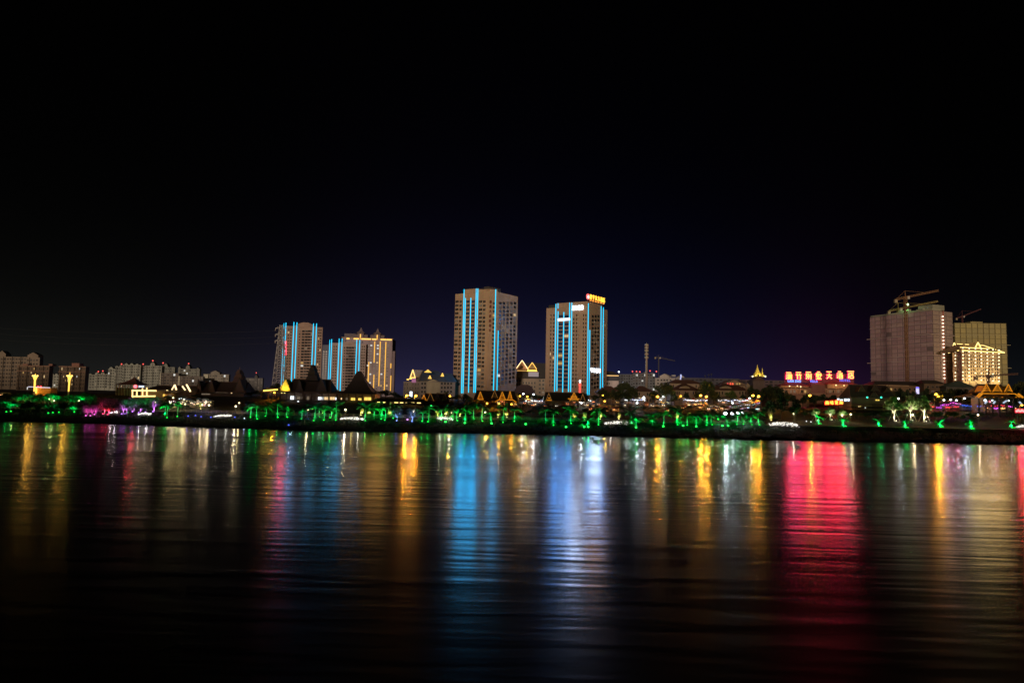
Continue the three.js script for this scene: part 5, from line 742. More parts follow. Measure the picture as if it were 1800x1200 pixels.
// ---------------------------------------------------------------- trees
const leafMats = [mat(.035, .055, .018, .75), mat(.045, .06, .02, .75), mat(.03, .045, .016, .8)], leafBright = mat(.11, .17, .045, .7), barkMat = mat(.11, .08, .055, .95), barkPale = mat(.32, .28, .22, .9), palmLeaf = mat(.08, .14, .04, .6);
function broadleaf(kind) { // crown of leaf clumps on limbs, about 10 m tall and 9 m wide
  const trunk = new MB(), crown = new MB(), hs = [3.2, 2.6, 3.6, 2.4, 3.0][kind], tips = [];
  trunk.tube(V(0, -.8, 0), V(rr(-.2, .2), hs, rr(-.2, .2)), .34, .22, 7);
  const nl = 5 + kind % 2;
  for (let k = 0; k < nl; k++) { const a = k / nl * 6.283 + rr(-.4, .4), r = rr(1.6, 3.4), y = hs + rr(1.2, 4.2), m = V(Math.cos(a) * r * .45, hs + (y - hs) * .5, Math.sin(a) * r * .45), e = V(Math.cos(a) * r, y, Math.sin(a) * r); trunk.tube(V(0, hs - .3, 0), m, .17, .11, 5).tube(m, e, .11, .05, 5); tips.push(e); }
  tips.push(V(0, hs + 4.6, 0), V(rr(-1, 1), hs + 3.4, rr(-1, 1)));
  for (const c of tips) for (let q = 0, R = rr(1.5, 2.3); q < 105; q++) {
    const d = V(rr(-1, 1), rr(-1, 1), rr(-1, 1)); if (d.length() > 1) { q--; continue; } d.multiplyScalar(R * (.5 + .5 * Math.cbrt(rnd()))); d.y *= .72; const p = c.clone().add(d), s = rr(.22, .52), u = V(rr(-1, 1), rr(-.6, .6), rr(-1, 1)).normalize().multiplyScalar(s), v = V(rr(-1, 1), rr(-1, 1), rr(-1, 1)).cross(u).normalize().multiplyScalar(s * .8);
    crown.tri(p.clone().sub(u), p.clone().add(v), p.clone().add(u)).tri(p.clone().sub(u), p.clone().add(u), p.clone().sub(v));
  }
  return { trunk: trunk.geo(), crown: crown.geo(), h: hs + 6.3, w: 4.6 };
}
const treeKinds = [0, 1, 2, 3, 4].map(broadleaf);
function tree(lab, group, pos, h, w, kind, leaf, bark = barkMat) {
  const o = thing('tree', lab, 'tree', pos, group), t = treeKinds[kind]; o.rotation.y = rr(0, 6.28); o.scale.set(w / t.w, h / t.h, w / t.w);
  part('trunk', t.trunk, bark, o); part('crown', t.crown, leaf, o); return o;
}
function treeAt(lab, group, px, topPy, D, halfPx, o = {}) { const p = P(px, topPy, D), g = ground(p.x, p.z); const h = Math.max(2.5, p.y - g); return tree(lab, group, V(p.x, g, p.z), h, halfPx * D / FOC, o.kind ?? Math.floor(rnd() * 5), o.leaf || pick(leafMats), o.bark); }
// dark wooded belt on the left; the lit ones get their own labels
const LEFT = 'dark broadleaf trees massed on the left bank';
for (let k = 0; k < 34; k++) { const px = -25 + k * 9.2 + rr(-3, 3); treeAt('dark broadleaf tree of the left wood, before ' + near(px), LEFT, px, (k < 22 ? 690 : 698) + rr(-4, 7) + px * .012, 392 + rr(-10, 12), rr(13, 19)); }
for (let k = 0; k < 24; k++) { const px = -15 + k * 12 + rr(-4, 4); treeAt('lower dark tree at the wood edge, towards ' + near(px), 'lower trees at the edge of the left wood', px, 703 + rr(-4, 6) + px * .014, 366 + rr(-6, 6), rr(11, 16)); }
// behind and between the halls
const BACK = 'dark trees between the halls and the towers';
for (const [px, top, D, hw] of [[440, 688, 440, 12], [452, 685, 445, 10], [487, 671, 470, 9], [478, 676, 468, 8], [663, 686, 440, 13], [678, 684, 445, 14], [694, 688, 440, 13], [706, 697, 435, 10], [650, 694, 430, 9], [795, 697, 425, 11], [806, 693, 420, 10], [818, 690, 405, 10], [824, 695, 400, 10], [838, 700, 402, 8], [912, 690, 460, 14], [926, 697, 440, 8], [948, 694, 450, 12], [960, 695, 450, 9], [1046, 693, 440, 12], [1068, 688, 420, 10], [1078, 683, 415, 11], [1090, 684, 412, 13], [1105, 688, 415, 12], [1100, 668, 470, 15], [1088, 672, 470, 11], [1151, 688, 425, 12], [1163, 671, 428, 13], [1172, 669, 430, 14], [1180, 675, 430, 10], [1186, 692, 430, 10], [1240, 665, 430, 13], [1248, 666, 432, 12], [1234, 674, 428, 10], [1255, 684, 428, 8], [1227, 686, 427, 7], [1150, 684, 427, 8], [1322, 686, 428, 8], [1338, 687, 427, 9], [1640, 686, 427, 8], [1653, 685, 428, 9], [722, 699, 424, 6], [1064, 690, 426, 8], [1420, 689, 432, 9], [1430, 692, 430, 8], [1330, 682, 470, 14], [1345, 678, 480, 15], [1360, 684, 440, 13], [1372, 680, 445, 14], [1395, 694, 440, 12], [1412, 697, 430, 12], [1433, 692, 440, 12], [1448, 690, 445, 13], [1466, 692, 440, 14], [1482, 694, 438, 12], [1500, 700, 430, 9], [1583, 679, 440, 12], [1596, 682, 436, 12], [1620, 686, 440, 10], [1660, 683, 440, 12], [1672, 680, 440, 14], [1686, 679, 438, 13], [1698, 682, 432, 12], [1708, 686, 425, 10], [1785, 672, 440, 14], [1796, 666, 440, 16], [1806, 672, 430, 14], [1790, 684, 420, 10], [1640, 690, 445, 9]]) treeAt('dark leafy tree on the raised road beside ' + near(px), BACK, px, top, D, hw);
// middle belt along the walk
const MID = 'dark shrubs and trees above the riverside walk';
for (let k = 0; k < 62; k++) { const px = 424 + k * 15.4 + rr(-6, 6), base = 719 + (px - 430) * .019; treeAt('dark low tree above the walk, below ' + near(px), MID, px, base + rr(-3, 7), 374 + rr(-8, 10), rr(8, 13)); }
for (let k = 0; k < 34; k++) { const px = 1402 + k * 12 + rr(-5, 5); if (px > 1712 && px < 1792) continue; treeAt('dark hedge tree on the right lawn below ' + near(px), 'dark hedge trees on the right lawn', px, 719 + (px - 1400) * .018 + rr(-3, 4), 392 + rr(-4, 5), rr(6, 10)); }
const UP = 'leafy trees on the terrace under the raised road';
for (let k = 0; k < 64; k++) { const px = 428 + k * 21.3 + rr(-8, 8), base = 708.5 + (px - 430) * .0135; if (px > 495 && px < 660 && rnd() < .5) continue; treeAt('leafy tree on the terrace in front of ' + near(px), UP, px, base + rr(-3.5, 6) + (px > 495 && px < 660 ? 4 : 0), 397 + rr(-6, 6), rr(7, 12)); }
for (const [px, top, D, hw] of [[1112, 676, 448, 12], [1060, 681, 446, 9], [1208, 688, 446, 8], [1262, 690, 446, 7], [1306, 691, 446, 7], [1322, 676, 452, 10], [1352, 672, 452, 13], [1366, 677, 448, 12], [1384, 688, 436, 12], [1500, 688, 446, 9], [770, 689, 432, 9], [784, 688, 430, 8], [906, 692, 436, 10], [936, 690, 450, 10], [1030, 690, 446, 8], [1570, 686, 440, 10], [1606, 684, 440, 10], [1630, 680, 446, 10], [1716, 688, 446, 10], [1776, 690, 440, 8], [640, 690, 440, 8], [610, 693, 432, 7], [460, 690, 430, 10], [345, 692, 414, 9], [296, 694, 414, 9]]) treeAt('dark leafy tree on the raised road beside ' + near(px), BACK, px, top, D, hw);
// the big tree clump with white bed, right of the floodlit lawn
for (const [px, top, D, hw, l] of [[1352, 702, 372, 15, 'left'], [1374, 690, 372, 19, 'middle'], [1398, 703, 368, 14, 'right']]) treeAt('large dark spreading tree, ' + l + ' of the clump over the white flower lights', 'large spreading trees', px, top, D, hw, { kind: 2 });
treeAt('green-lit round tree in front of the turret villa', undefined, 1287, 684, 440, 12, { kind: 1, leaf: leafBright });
for (const [px, t] of [[1246, 659], [1251, 657.5], [1240, 660.5]]) { const o = thing('wire_ball_ornament', 'thin pole with dark ball tops above lamplit tree', 'ornament', P(px, t, 452), 'ball-topped poles above the lamplit tree'); new MB().ball(0, 0, 0, .55).build('ball', frameDark, o); new MB().box(0, -9, 0, .12, 9, .12).build('pole', frameDark, o); }

// palms: a ringed trunk, feathered fronds each on its own, and raking support stakes
const frondGeo = (len, droop) => { const b = new MB(), n = 9, at = t => V(len * t * (1 - .12 * t), len * (.55 * t - droop * t * t), 0); for (let i = 0; i < n; i++) { const t0 = i / n, t1 = (i + 1) / n; b.beam(at(t0), at(t1), .09 * (1 - t0) + .02, .09 * (1 - t1) + .02); if (i < 1) continue; const L = len * .34 * Math.sin(Math.PI * (.15 + .8 * t0)), p = at(t0), d = at(t1).sub(p).normalize(); for (const s of [-1, 1]) for (const q of [0, .5]) { const a = p.clone().lerp(at(t1), q), e = a.clone().addScaledVector(d, L * .6).add(V(0, -L * .35, s * L * .8)); b.tri(a, a.clone().addScaledVector(d, .5), e); } } return b.geo(); };
const fronds = [frondGeo(4.2, .66), frondGeo(3.9, .92), frondGeo(4.3, .42)];
const palmTrunk = (() => { const b = new MB(); for (let i = 0; i < 6; i++) b.tube(V(.04 * i, i / 6, 0), V(.04 * (i + 1) * (1), (i + 1) / 6, 0), .19 - i * .012, .165 - i * .012, 7); return b.geo(); })();
const stakeGeo = new MB().tube(V(1.9, -.2, 0), V(.12, 2.7, 0), .04, .04, 5).geo();
function palm(lab, group, pos, h, { size = 1, stakes = 3, leaf = palmLeaf, bark = barkPale } = {}) {
  const o = thing('palm_tree', lab, 'palm', pos, group), th = Math.max(1.2, h - 2.2 * size); o.rotation.y = rr(0, 6.28);
  const t = part('trunk', palmTrunk, bark, o); t.scale.set(1.1, th + .4, 1.1); t.position.y = -.4; const n = 11 + Math.floor(rnd() * 3);
  for (let k = 0; k < n; k++) { const f = part('frond', pick(fronds), leaf, o, V(.26, th - .1, 0)); f.rotation.set(0, k / n * 6.283 + rr(-.2, .2), rr(-.1, .55), 'YXZ'); f.scale.setScalar(size * rr(.85, 1.15)); }
  for (let k = 0; k < stakes; k++) { const s = part('support_stake', stakeGeo, barkPale, o, null, k / stakes * 6.283 + .4); s.scale.set(1, Math.min(1, th * .8 / 2.7), 1); }
  return o;
}
// ground floodlights
function flood(lab, group, pos, col, glow, cd, aim, r = .34, ang = 1.1, spill = .13) {
  const o = thing('ground_floodlight', lab, 'floodlight', pos, group);
  new MB().tube(V(0, -.1, 0), V(0, .3, 0), .2, .26, 8).box(0, .0, -.2, .5, .12, .3).build('housing', frameDark, o);
  new MB().ball(0, .48, 0, r, .8, 8, 6).build('lamp', glow, o);
  spotUp(o, V(0, .62 + r, .1), aim, col, cd * 11, ang); pointLight(o, V(0, .66 + r, r + .15), col, cd * spill, r * .6); return o;
}
const gGlow = em(.01, 1, .08, 1.6), gBright = em(.04, 1, .1, 2.6), GREEN = C(.0, 1, .16);
const GP = 'young palms lit green along the bank', GF = 'green floodlights at the feet of bank palms';
const greens = [[440, 735], [452, 738], [466, 733], [488, 735], [505, 735], [529, 738], [551, 741], [562, 735], [569, 740], [580, 736], [590, 740], [642, 741], [657, 737], [670, 738], [676, 740], [691, 737], [742, 742], [752, 743], [776, 740], [796, 739], [804, 741], [817, 745], [831, 742], [848, 742], [864, 746], [884, 744], [904, 742], [959, 745], [973, 749], [1004, 746], [1034, 752], [1052, 748], [1110, 750], [1118, 753], [1147, 748], [1166, 751], [1191, 748], [1208, 749], [1224, 751], [1242, 749], [1252, 748], [1280, 750], [1295, 748], [1307, 747], [1322, 748], [1335, 748]];
const bright = new Set([864, 1118, 1166, 1224, 1280, 817, 1034]);
for (const [px, py] of greens) {
  const p = onGround(px, py), q = P(px + rr(-2, 2), py, -p.z + rr(1.2, 2.2)); q.y = ground(q.x, q.z);
  palm('young palm lit green, on the bank below ' + near(px), GP, q, rr(5.6, 9.2), { size: rr(.95, 1.25), stakes: rnd() < .6 ? 3 : 0 });
  flood('green ground floodlight at a palm foot below ' + near(px), GF, p.clone().add(V(0, 0, .2)), GREEN, bright.has(px) ? gBright : gGlow, bright.has(px) ? 34 : rr(16, 28), q.clone().sub(p).add(V(0, 5, 0)), bright.has(px) ? .5 : .34);
}
// low bushes between the palms, catching the green light
{ const g = new MB(); for (let q = 0; q < 420; q++) { const a = rr(0, 6.283), r = 1.5 * Math.sqrt(rnd()), p = V(Math.cos(a) * r, rr(.1, 1.7) * (1 - r * r / 4), Math.sin(a) * r), s = rr(.12, .26), u = V(rr(-1, 1), rr(-1, 1), rr(-1, 1)).normalize().multiplyScalar(s), v = V(rr(-1, 1), rr(-1, 1), rr(-1, 1)).cross(u).normalize().multiplyScalar(s); g.tri(p.clone().sub(u), p.clone().add(v), p.clone().add(u)); } const bush = g.geo();
  for (const [px, py] of greens) for (let k = 0; k < 2; k++) { const p = onGround(px, py), d = rr(2.6, 5.5), x = p.x + rr(-4, 4), z = p.z - d, o = thing('low_bush', 'low leafy bush behind the palms below ' + near(px), 'bush', V(x, ground(x, z) - .1, z), 'low bushes behind the bank palms'); o.scale.set(rr(.8, 1.5), rr(.8, 1.6), rr(.8, 1.3)); o.rotation.y = rr(0, 6); part('foliage', bush, palmLeaf, o); part('stem', stakeGeo, barkMat, o).scale.setScalar(.3); } }
// bare green floodlights on the slope, no palm
for (const [px, py] of [[783, 743], [924, 747], [995, 752], [1027, 752], [1201, 750], [1270, 750], [1263, 738]]) { const p = onGround(px, py); flood('lone bright green floodlight on the slope below ' + near(px), 'lone green floodlights', p, GREEN, gBright, 22, V(0, 4, -4), .52); }
// small staked palms, far right of the bank, each with green foot light
for (const [px, py] of [[1440, 746], [1484, 751], [1546, 750], [1593, 753], [1655, 752], [1709, 755], [1781, 753]]) { const p = onGround(px, py), q = p.clone().add(V(.4, .1, -1.6)); q.y = ground(q.x, q.z);
  palm('short staked palm glowing green on the slope below ' + near(px), 'short green palms on the right slope', q, rr(4.2, 5.2), { size: .8, stakes: 4 }); flood('green floodlight under the short staked palm below ' + near(px), 'green floodlights on the right slope', p, GREEN, gGlow, 26, q.clone().sub(p).add(V(0, 2.4, 0)), .3); flood('second green floodlight beside the short staked palm below ' + near(px), 'green floodlights on the right slope', p.clone().add(V(1.2, 0, -.2)), GREEN, gGlow, 12, V(-1, 2.4, -1.6), .26); }
// green light inside the left wood
for (const [px, py, D, cd] of [[10, 728, 358, 60], [18, 726, 360, 40], [84, 727, 358, 60], [92, 726, 360, 40], [103, 723, 362, 60], [130, 722, 364, 46], [112, 712, 378, 60], [88, 712, 380, 60], [60, 716, 376, 40], [30, 712, 378, 40], [224, 723, 356, 40], [289, 726, 352, 36], [293, 733, 345, 20], [311, 730, 346, 26], [140, 706, 384, 60]]) { const p = P(px, py, D); p.y = Math.max(ground(p.x, p.z) + .3, p.y - 1); flood('green floodlight shining up into the wood below ' + near(px), 'green floodlights in the left wood', p, GREEN, gGlow, cd * 1.5, V(rr(-1, 1), 5, -2), .36, 1.1, .02); }
for (const [px, py] of [[224, 707], [289, 716], [293, 724], [311, 721], [441, 715]]) { const p = P(px, py + 14, 352); p.y = ground(p.x, p.z); palm('slim palm lit green below ' + near(px), 'slim green palms on the left bank', p, 7.5, { size: .9, stakes: 0 }); }
// purple, pink, red and blue lit trees on the left
const bareGeo = (() => { const b = new MB(); b.tube(V(0, -.3, 0), V(.1, 1.8, 0), .22, .16, 6); for (let k = 0; k < 6; k++) { const a = k * 1.05, m = V(Math.cos(a) * .8, 3, Math.sin(a) * .8), e = V(Math.cos(a) * 1.7, 4.8, Math.sin(a) * 1.7); b.tube(V(.1, 1.7, 0), m, .12, .08, 5).tube(m, e, .08, .03, 4).tube(m, e.clone().add(V(.6, -.3, .8)), .06, .03, 4).tube(m, e.clone().add(V(-.7, .4, -.4)), .06, .02, 4); } return b.geo(); })();
const wispGeo = (() => { const b = new MB(); for (let q = 0; q < 1000; q++) { const a = rr(0, 6.283), r = 2.7 * Math.sqrt(rnd()), p = V(Math.cos(a) * r, rr(2.4, 6.4) - r * .3, Math.sin(a) * r), s = rr(.12, .26), u = V(rr(-1, 1), rr(-1, 1), rr(-1, 1)).normalize().multiplyScalar(s), v = V(rr(-1, 1), rr(-1, 1), rr(-1, 1)).cross(u).normalize().multiplyScalar(s); b.tri(p.clone().sub(u), p.clone().add(v), p.clone().add(u)); } return b.geo(); })();
function tinted(lab, group, px, py, col, glow, cd, sc = 1, lampLab, lampGroup) { const p = onGround(px, py), o = thing('small_tree', lab, 'tree', p.clone().add(V(0, 0, -1.4)), group); o.position.y = ground(p.x, p.z - 1.4); o.scale.setScalar(sc); o.rotation.y = rr(0, 6); part('trunk', bareGeo, barkPale, o); part('crown', wispGeo, mat(.12, .13, .08, .8), o); flood(lampLab, lampGroup, p, col, glow, cd, V(0, 4, -1.4), .32, 1.1, .04); }
const PUR = C(.55, .12, 1), pGlow = em(.6, .25, 1, 2.4);
for (const [px, py] of [[213, 729], [219, 729], [232, 725], [243, 727], [255, 726], [268, 725]]) tinted('thin leafy tree lit purple below ' + near(px), 'purple-lit thin trees', px, py, PUR, pGlow, 30, 1.25, 'purple floodlight under a thin tree below ' + near(px), 'purple floodlights');
for (const [px, py] of [[180, 729], [188, 730]]) tinted('tree lit crimson red on the left bank', 'crimson-lit trees', px, py, C(1, .03, .10), em(1, .12, .25, 2), 44, 1.5, 'red floodlight under the crimson-lit trees', 'red floodlights on the left bank');
for (const [px, py] of [[150, 732], [158, 732], [165, 730]]) tinted('small tree lit magenta at the shore of the left bank', 'magenta-lit small trees', px, py, C(1, .08, .7), em(1, .25, .8, 2), 16, .9, 'magenta floodlight at the shore of the left bank', 'magenta floodlights');
tinted('small tree lit blue beside the shop arcade lawn, tied trunk', undefined, 697, 741, C(.12, .25, 1), em(.2, .35, 1, 2.6), 16, 1, 'blue floodlight under the first blue-lit tree', undefined); tinted('forked small tree lit blue below the globe lamp', undefined, 724, 742, C(.12, .25, 1), em(.2, .35, 1, 2.6), 20, 1.1, 'blue floodlight under the forked blue-lit tree', undefined);
for (const [px, py] of [[541, 738], [507, 749], [370, 735], [412, 735], [343, 732], [353, 734], [330, 733]]) flood('blue floodlight low on the dark slope below ' + near(px), 'blue floodlights on the left slope', onGround(px, py), C(.08, .1, 1), em(.1, .14, 1, 1.8), 14, V(0, 3, -2), .36);
flood('violet floodlight between the two blue-lit trees', undefined, onGround(716, 739), C(.6, .12, 1), em(.7, .3, 1, 2.4), 12, V(0, 3, -2), .4);
flood('pale blue floodlight under a bare trunk at the left slope', undefined, onGround(429, 737), C(.5, .6, 1), em(.6, .7, 1, 2.4), 22, V(0, 5, -1), .3);
for (const [px, py] of [[1418, 742], [1426, 743]]) flood('small white slope light beside the white flower lights', 'small white slope lights', onGround(px, py), C(.75, .75, 1), em(.8, .8, 1, 2), 6, V(0, 3, -2), .3);
// white-lit staked trees on the right lawn
for (const [px, py, top, lab] of [[1436, 740, 716, 'white-lit staked tree left of the cursive red sign'], [1461, 739, 713, 'white-lit staked tree below the cursive red sign'], [1482, 740, 718, 'white-lit staked tree right of the cursive red sign'], [1574, 741, 694, 'white-lit staked tree with broad bright crown beside the dark stepped house'], [1603, 740, 692, 'white-lit staked tree with the tallest bright crown'], [1627, 742, 692, 'white-lit staked tree with a bright crown left of the colourful stalls']]) {
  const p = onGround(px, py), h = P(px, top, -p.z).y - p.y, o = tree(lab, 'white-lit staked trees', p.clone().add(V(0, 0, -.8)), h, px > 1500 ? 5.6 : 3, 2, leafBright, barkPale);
  for (let k = 0; k < 4; k++) { const s = part('support_stake', stakeGeo, barkPale, o, null, k * 1.57 + .5); s.scale.set(1.6 / o.scale.x, 1.1 / o.scale.y * (h / 7), 1.6 / o.scale.z); }
  flood('white floodlight under the staked tree at ' + near(px), 'white floodlights under staked trees', p.clone().add(V(.3, 0, .6)), C(1, .92, .66), em(1, .95, .7, 2), px > 1500 ? 110 : 40, V(-.2, 5, -1.2), .26, .75);
}
// warm uplights by the walk
for (const [px, py] of [[770, 734], [783, 733], [808, 733], [875, 735], [891, 735], [1009, 738], [1055, 738], [1088, 738], [1028, 738], [634, 731], [648, 732], [684, 733], [567, 727], [1190, 739], [1213, 738], [1356, 740], [344, 716], [352, 720]]) {
  const p = onGround(px, py); flood('small warm uplight beside the walk below ' + near(px), 'warm uplights along the walk', p, C(1, .78, .25), em(1, .82, .35, 2), 18, V(0, 3, -.6), .3);
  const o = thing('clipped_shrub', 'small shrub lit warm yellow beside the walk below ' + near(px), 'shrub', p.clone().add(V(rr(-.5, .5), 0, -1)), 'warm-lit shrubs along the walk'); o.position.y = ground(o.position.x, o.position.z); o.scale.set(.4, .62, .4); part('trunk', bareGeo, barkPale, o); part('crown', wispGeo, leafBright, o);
}
// ---------------------------------------------------------------- lamps
const poleMat = mat(.12, .11, .1, .5);
function globe(lab, group, px, py, c, glow, cd, r, D) { // lamp post: pole, collar, globe
  let p; if (D) p = P(px, py, D); else { for (let d = 340; d < 420; d += 1) { p = P(px, py, d); if (p.y - ground(p.x, p.z) < 4.2) break; } }
  const g = ground(p.x, p.z), h = p.y - g, o = thing('lamp_post', lab, 'lamp post', V(p.x, g, p.z), group);
  new MB().tube(V(0, 0, 0), V(0, h - r, 0), .11, .07, 6).build('pole', poleMat, o); new MB().tube(V(0, -.2, 0), V(0, .5, 0), .24, .18, 8).build('base', poleMat, o); new MB().ball(0, h, 0, r, 1, 10, 8).build('globe_lamp', glow, o); pointLight(o, V(0, h, 0), c, cd, r * .95); return o;
}
const warmG = em(1, .82, .5, 3.2), WARM = C(1, .72, .38);
for (const [px, py] of [[541, 719], [607, 720], [727, 723], [793, 724], [853, 725], [367, 712], [414, 714], [1396, 727], [1496, 728], [1720, 729], [1605, 729]]) globe('globe lamp on a post along the walk below ' + near(px), 'globe lamps along the walk', px, py, WARM, warmG, 60, .48);
for (const [px, py, D] of [[420, 708, 385], [85, 701, 388], [53, 705, 384], [138, 704, 386], [24, 709, 380], [94, 704, 385], [272, 707, 378], [325, 710, 380], [355, 711, 380], [299, 708, 384], [313, 711, 380], [323, 702, 386], [304, 699, 388]]) globe('small warm lamp among the bank trees below ' + near(px), 'small lamps in the left wood', px, py, C(1, .8, .35), em(1, .86, .45, 2.4), 26, .42, D);
const ora = em(1, .46, .04, 5), ORA = C(1, .37, .02);
function street(lab, group, px, py, D, c, glow, cd, r = .62) { // street lamp: pole, bracket arm, hood, lamp
  const p = P(px, py, D), g = ground(p.x, p.z), h = Math.max(2.5, p.y - g), o = thing('street_lamp', lab, 'street lamp', V(p.x, g, p.z), group);
  new MB().tube(V(-.9, 0, -.4), V(-.9, h + .2, -.4), .14, .09, 6).build('pole', poleMat, o); new MB().beam(V(-.9, h + .2, -.4), V(0, h + .55, 0), .1).build('arm', poleMat, o); new MB().hip(-.6, .6, -.5, .5, h + .42, h + .7, -.3, .3).build('hood', poleMat, o); new MB().ball(0, h, 0, r, .8, 10, 6).build('lamp', glow, o); pointLight(o, V(0, h, 0), c, cd, r * .8); return o;
}
for (const [px, py, D, cd] of [[482, 690, 414, 60], [715, 695, 440, 260], [731, 695.5, 440, 260], [791, 696, 430, 70], [841, 695, 425, 80], [856, 716, 398, 90], [914, 696, 435, 50], [927, 697, 430, 50], [877, 716, 400, 30], [899, 716, 400, 24], [1060, 695, 430, 90], [1063, 708, 412, 50], [1156, 697, 425, 170], [1232, 695, 425, 200], [1242, 697, 424, 170], [1324, 695, 430, 150], [1334, 696.5, 428, 110], [1424, 695, 425, 130], [1646, 693, 428, 240], [1650, 696.5, 426, 70], [1612, 713, 396, 30], [1797, 712, 392, 60], [620, 691, 420, 20], [658, 694, 415, 36], [1145, 695, 428, 30], [1197, 696, 430, 40]]) street('orange sodium street lamp on the raised road at ' + near(px), 'orange street lamps', px, py, cd > 100 ? 417 : D, ORA, ora, cd * 3, cd > 100 ? .8 : .55);
const whi = em(.85, .93, 1, 4.5), WHI = C(.82, .92, 1);
for (const [px, py, D, cd] of [[920, 692, 440, 50], [938, 693, 440, 50], [1120, 708, 400, 36], [1166, 697, 428, 24], [1132, 698, 430, 24], [1318, 700, 424, 30], [1660, 703, 412, 14], [1672, 702.5, 412, 20], [1682, 703.5, 410, 16], [1696, 700, 412, 34], [1580, 700.5, 400, 20], [1022, 708, 405, 14], [1288, 708, 416, 60]]) street('white street lamp on the raised road at ' + near(px), 'white street lamps', px, py, D, WHI, whi, cd * 2.5, .55);
{ const o = frame('light_column', 'tall glowing white light column between two orange lamps by the pale hotel', 'light column', 722, 442), a = o.L(722, 688), b = o.L(722, 698); new MB().box(0, b.y, 0, 1.3, a.y - b.y, 1.3).build('lamp_panel', em(.8, .88, 1, 3), o); new MB().box(0, 0, 0, 1.6, b.y, 1.6).build('base', frameGrey, o); areaLight(o, V(0, (a.y + b.y) / 2, .9), V(0, 0, 1), 1.3, a.y - b.y, C(.8, .88, 1), 10); }
for (const [px, top, lab] of [[58.3, 656, 'ornate glowing golden lamp column before the block with white lit windows'], [119, 653.5, 'ornate glowing golden lamp column before the block with raised roof house']]) {
  const o = frame('lamp_column', lab, 'lamp column', px, 412), y = py => o.L(px, py).y; const gm = em(1, .55, .08, 1.9);
  new MB().tube(V(0, 0, 0), V(0, y(688), 0), .5, .5, 8).build('base', frameGrey, o); new MB().tube(V(0, y(688), 0), V(0, y(668), 0), .36, .5, 8).build('column_lamp', gm, o); new MB().tube(V(0, y(668), 0), V(0, y(661.5), 0), .5, 1.25, 8).build('capital_lamp', gm, o);
  for (let k = 0; k < 5; k++) { const a = k * 1.257; new MB().tube(V(Math.cos(a) * .8, y(662), Math.sin(a) * .8), V(Math.cos(a) * 1.5, y(659.5), Math.sin(a) * 1.5), .3, .45, 6).build('petal_lamp', em(1, .6, .14, 2.4), o); } new MB().tube(V(0, y(661.5), 0), V(0, y(top), 0), .5, .04, 8).build('flame_lamp', gm, o); pointLight(o, V(0, y(665), 2), C(1, .5, .06), 110, .8); 
}
{ const o = frame('red_beacon', 'large red lamp on a mast beside the maroon pyramid roof', 'beacon', 236, 416), y = o.L(236, 679).y; new MB().ball(0, y, 0, 1.0, 1, 10, 8).build('lamp', em(1, .10, .12, 4), o); new MB().tube(V(0, 0, 0), V(0, y - .9, 0), .16, .12, 6).build('pole', poleMat, o); pointLight(o, V(0, y, 0), C(1, .06, .08), 60, .9); const s = frame('small_sign', 'small pale blue sign right of the large red lamp', 'sign', 247.5, 416); for (let k = 0; k < 3; k++) { const q = s.L(244.5 + k * 3.2, 680.5); new MB().box(q.x, q.y, 0, .9, .9, .3).build('sign_letter_box', em(.6, .7, 1, 1.6), s); } new MB().box(0, 0, -.3, .3, s.L(247, 680).y, .2).build('pole', poleMat, s); }
// four floodlights on poles over the lawn
for (const [px, py] of [[1275.3, 726.5], [1287.5, 727], [1297.7, 726.3], [1304.5, 726.5]]) { const p = P(px, py, 362), g = ground(p.x, p.z), o = thing('pole_floodlight', 'white floodlight with a broad shade on a pole over the lit lawn', 'floodlight', V(p.x, g, p.z), 'lawn floodlights'), h = p.y - g; new MB().tube(V(0, 0, 0), V(0, h, 0), .09, .07, 6).build('pole', poleMat, o); new MB().ball(0, h, 0, .95, .72, 10, 6).build('lamp', em(.86, .97, 1, 5), o); new MB().hip(-1, 1, -.9, .9, h + .75, h + 1.1, -.3, .3).build('shade', poleMat, o); pointLight(o, V(0, h, 0), C(.8, .95, 1), 190, .8); }
{ const p = P(1288, 738, 358), g = new MB(); for (let k = 0; k < 1500; k++) { const x = rr(-14, 14), z = rr(-8, 5), X = p.x + x, Z = p.z + z, y = ground(X, Z), h = rr(.2, .55); g.tri(V(x - .12, y - p.y, z), V(x + .12, y - p.y, z), V(x + rr(-.1, .1), y - p.y + h, z + rr(-.1, .1))); } const o = g.build('lawn_grass', mat(.09, .13, .05, .9)); o.position.copy(p); o.userData.kind = 'stuff'; tag(o, 'pale green lawn grass under the four white floodlights', 'grass'); }
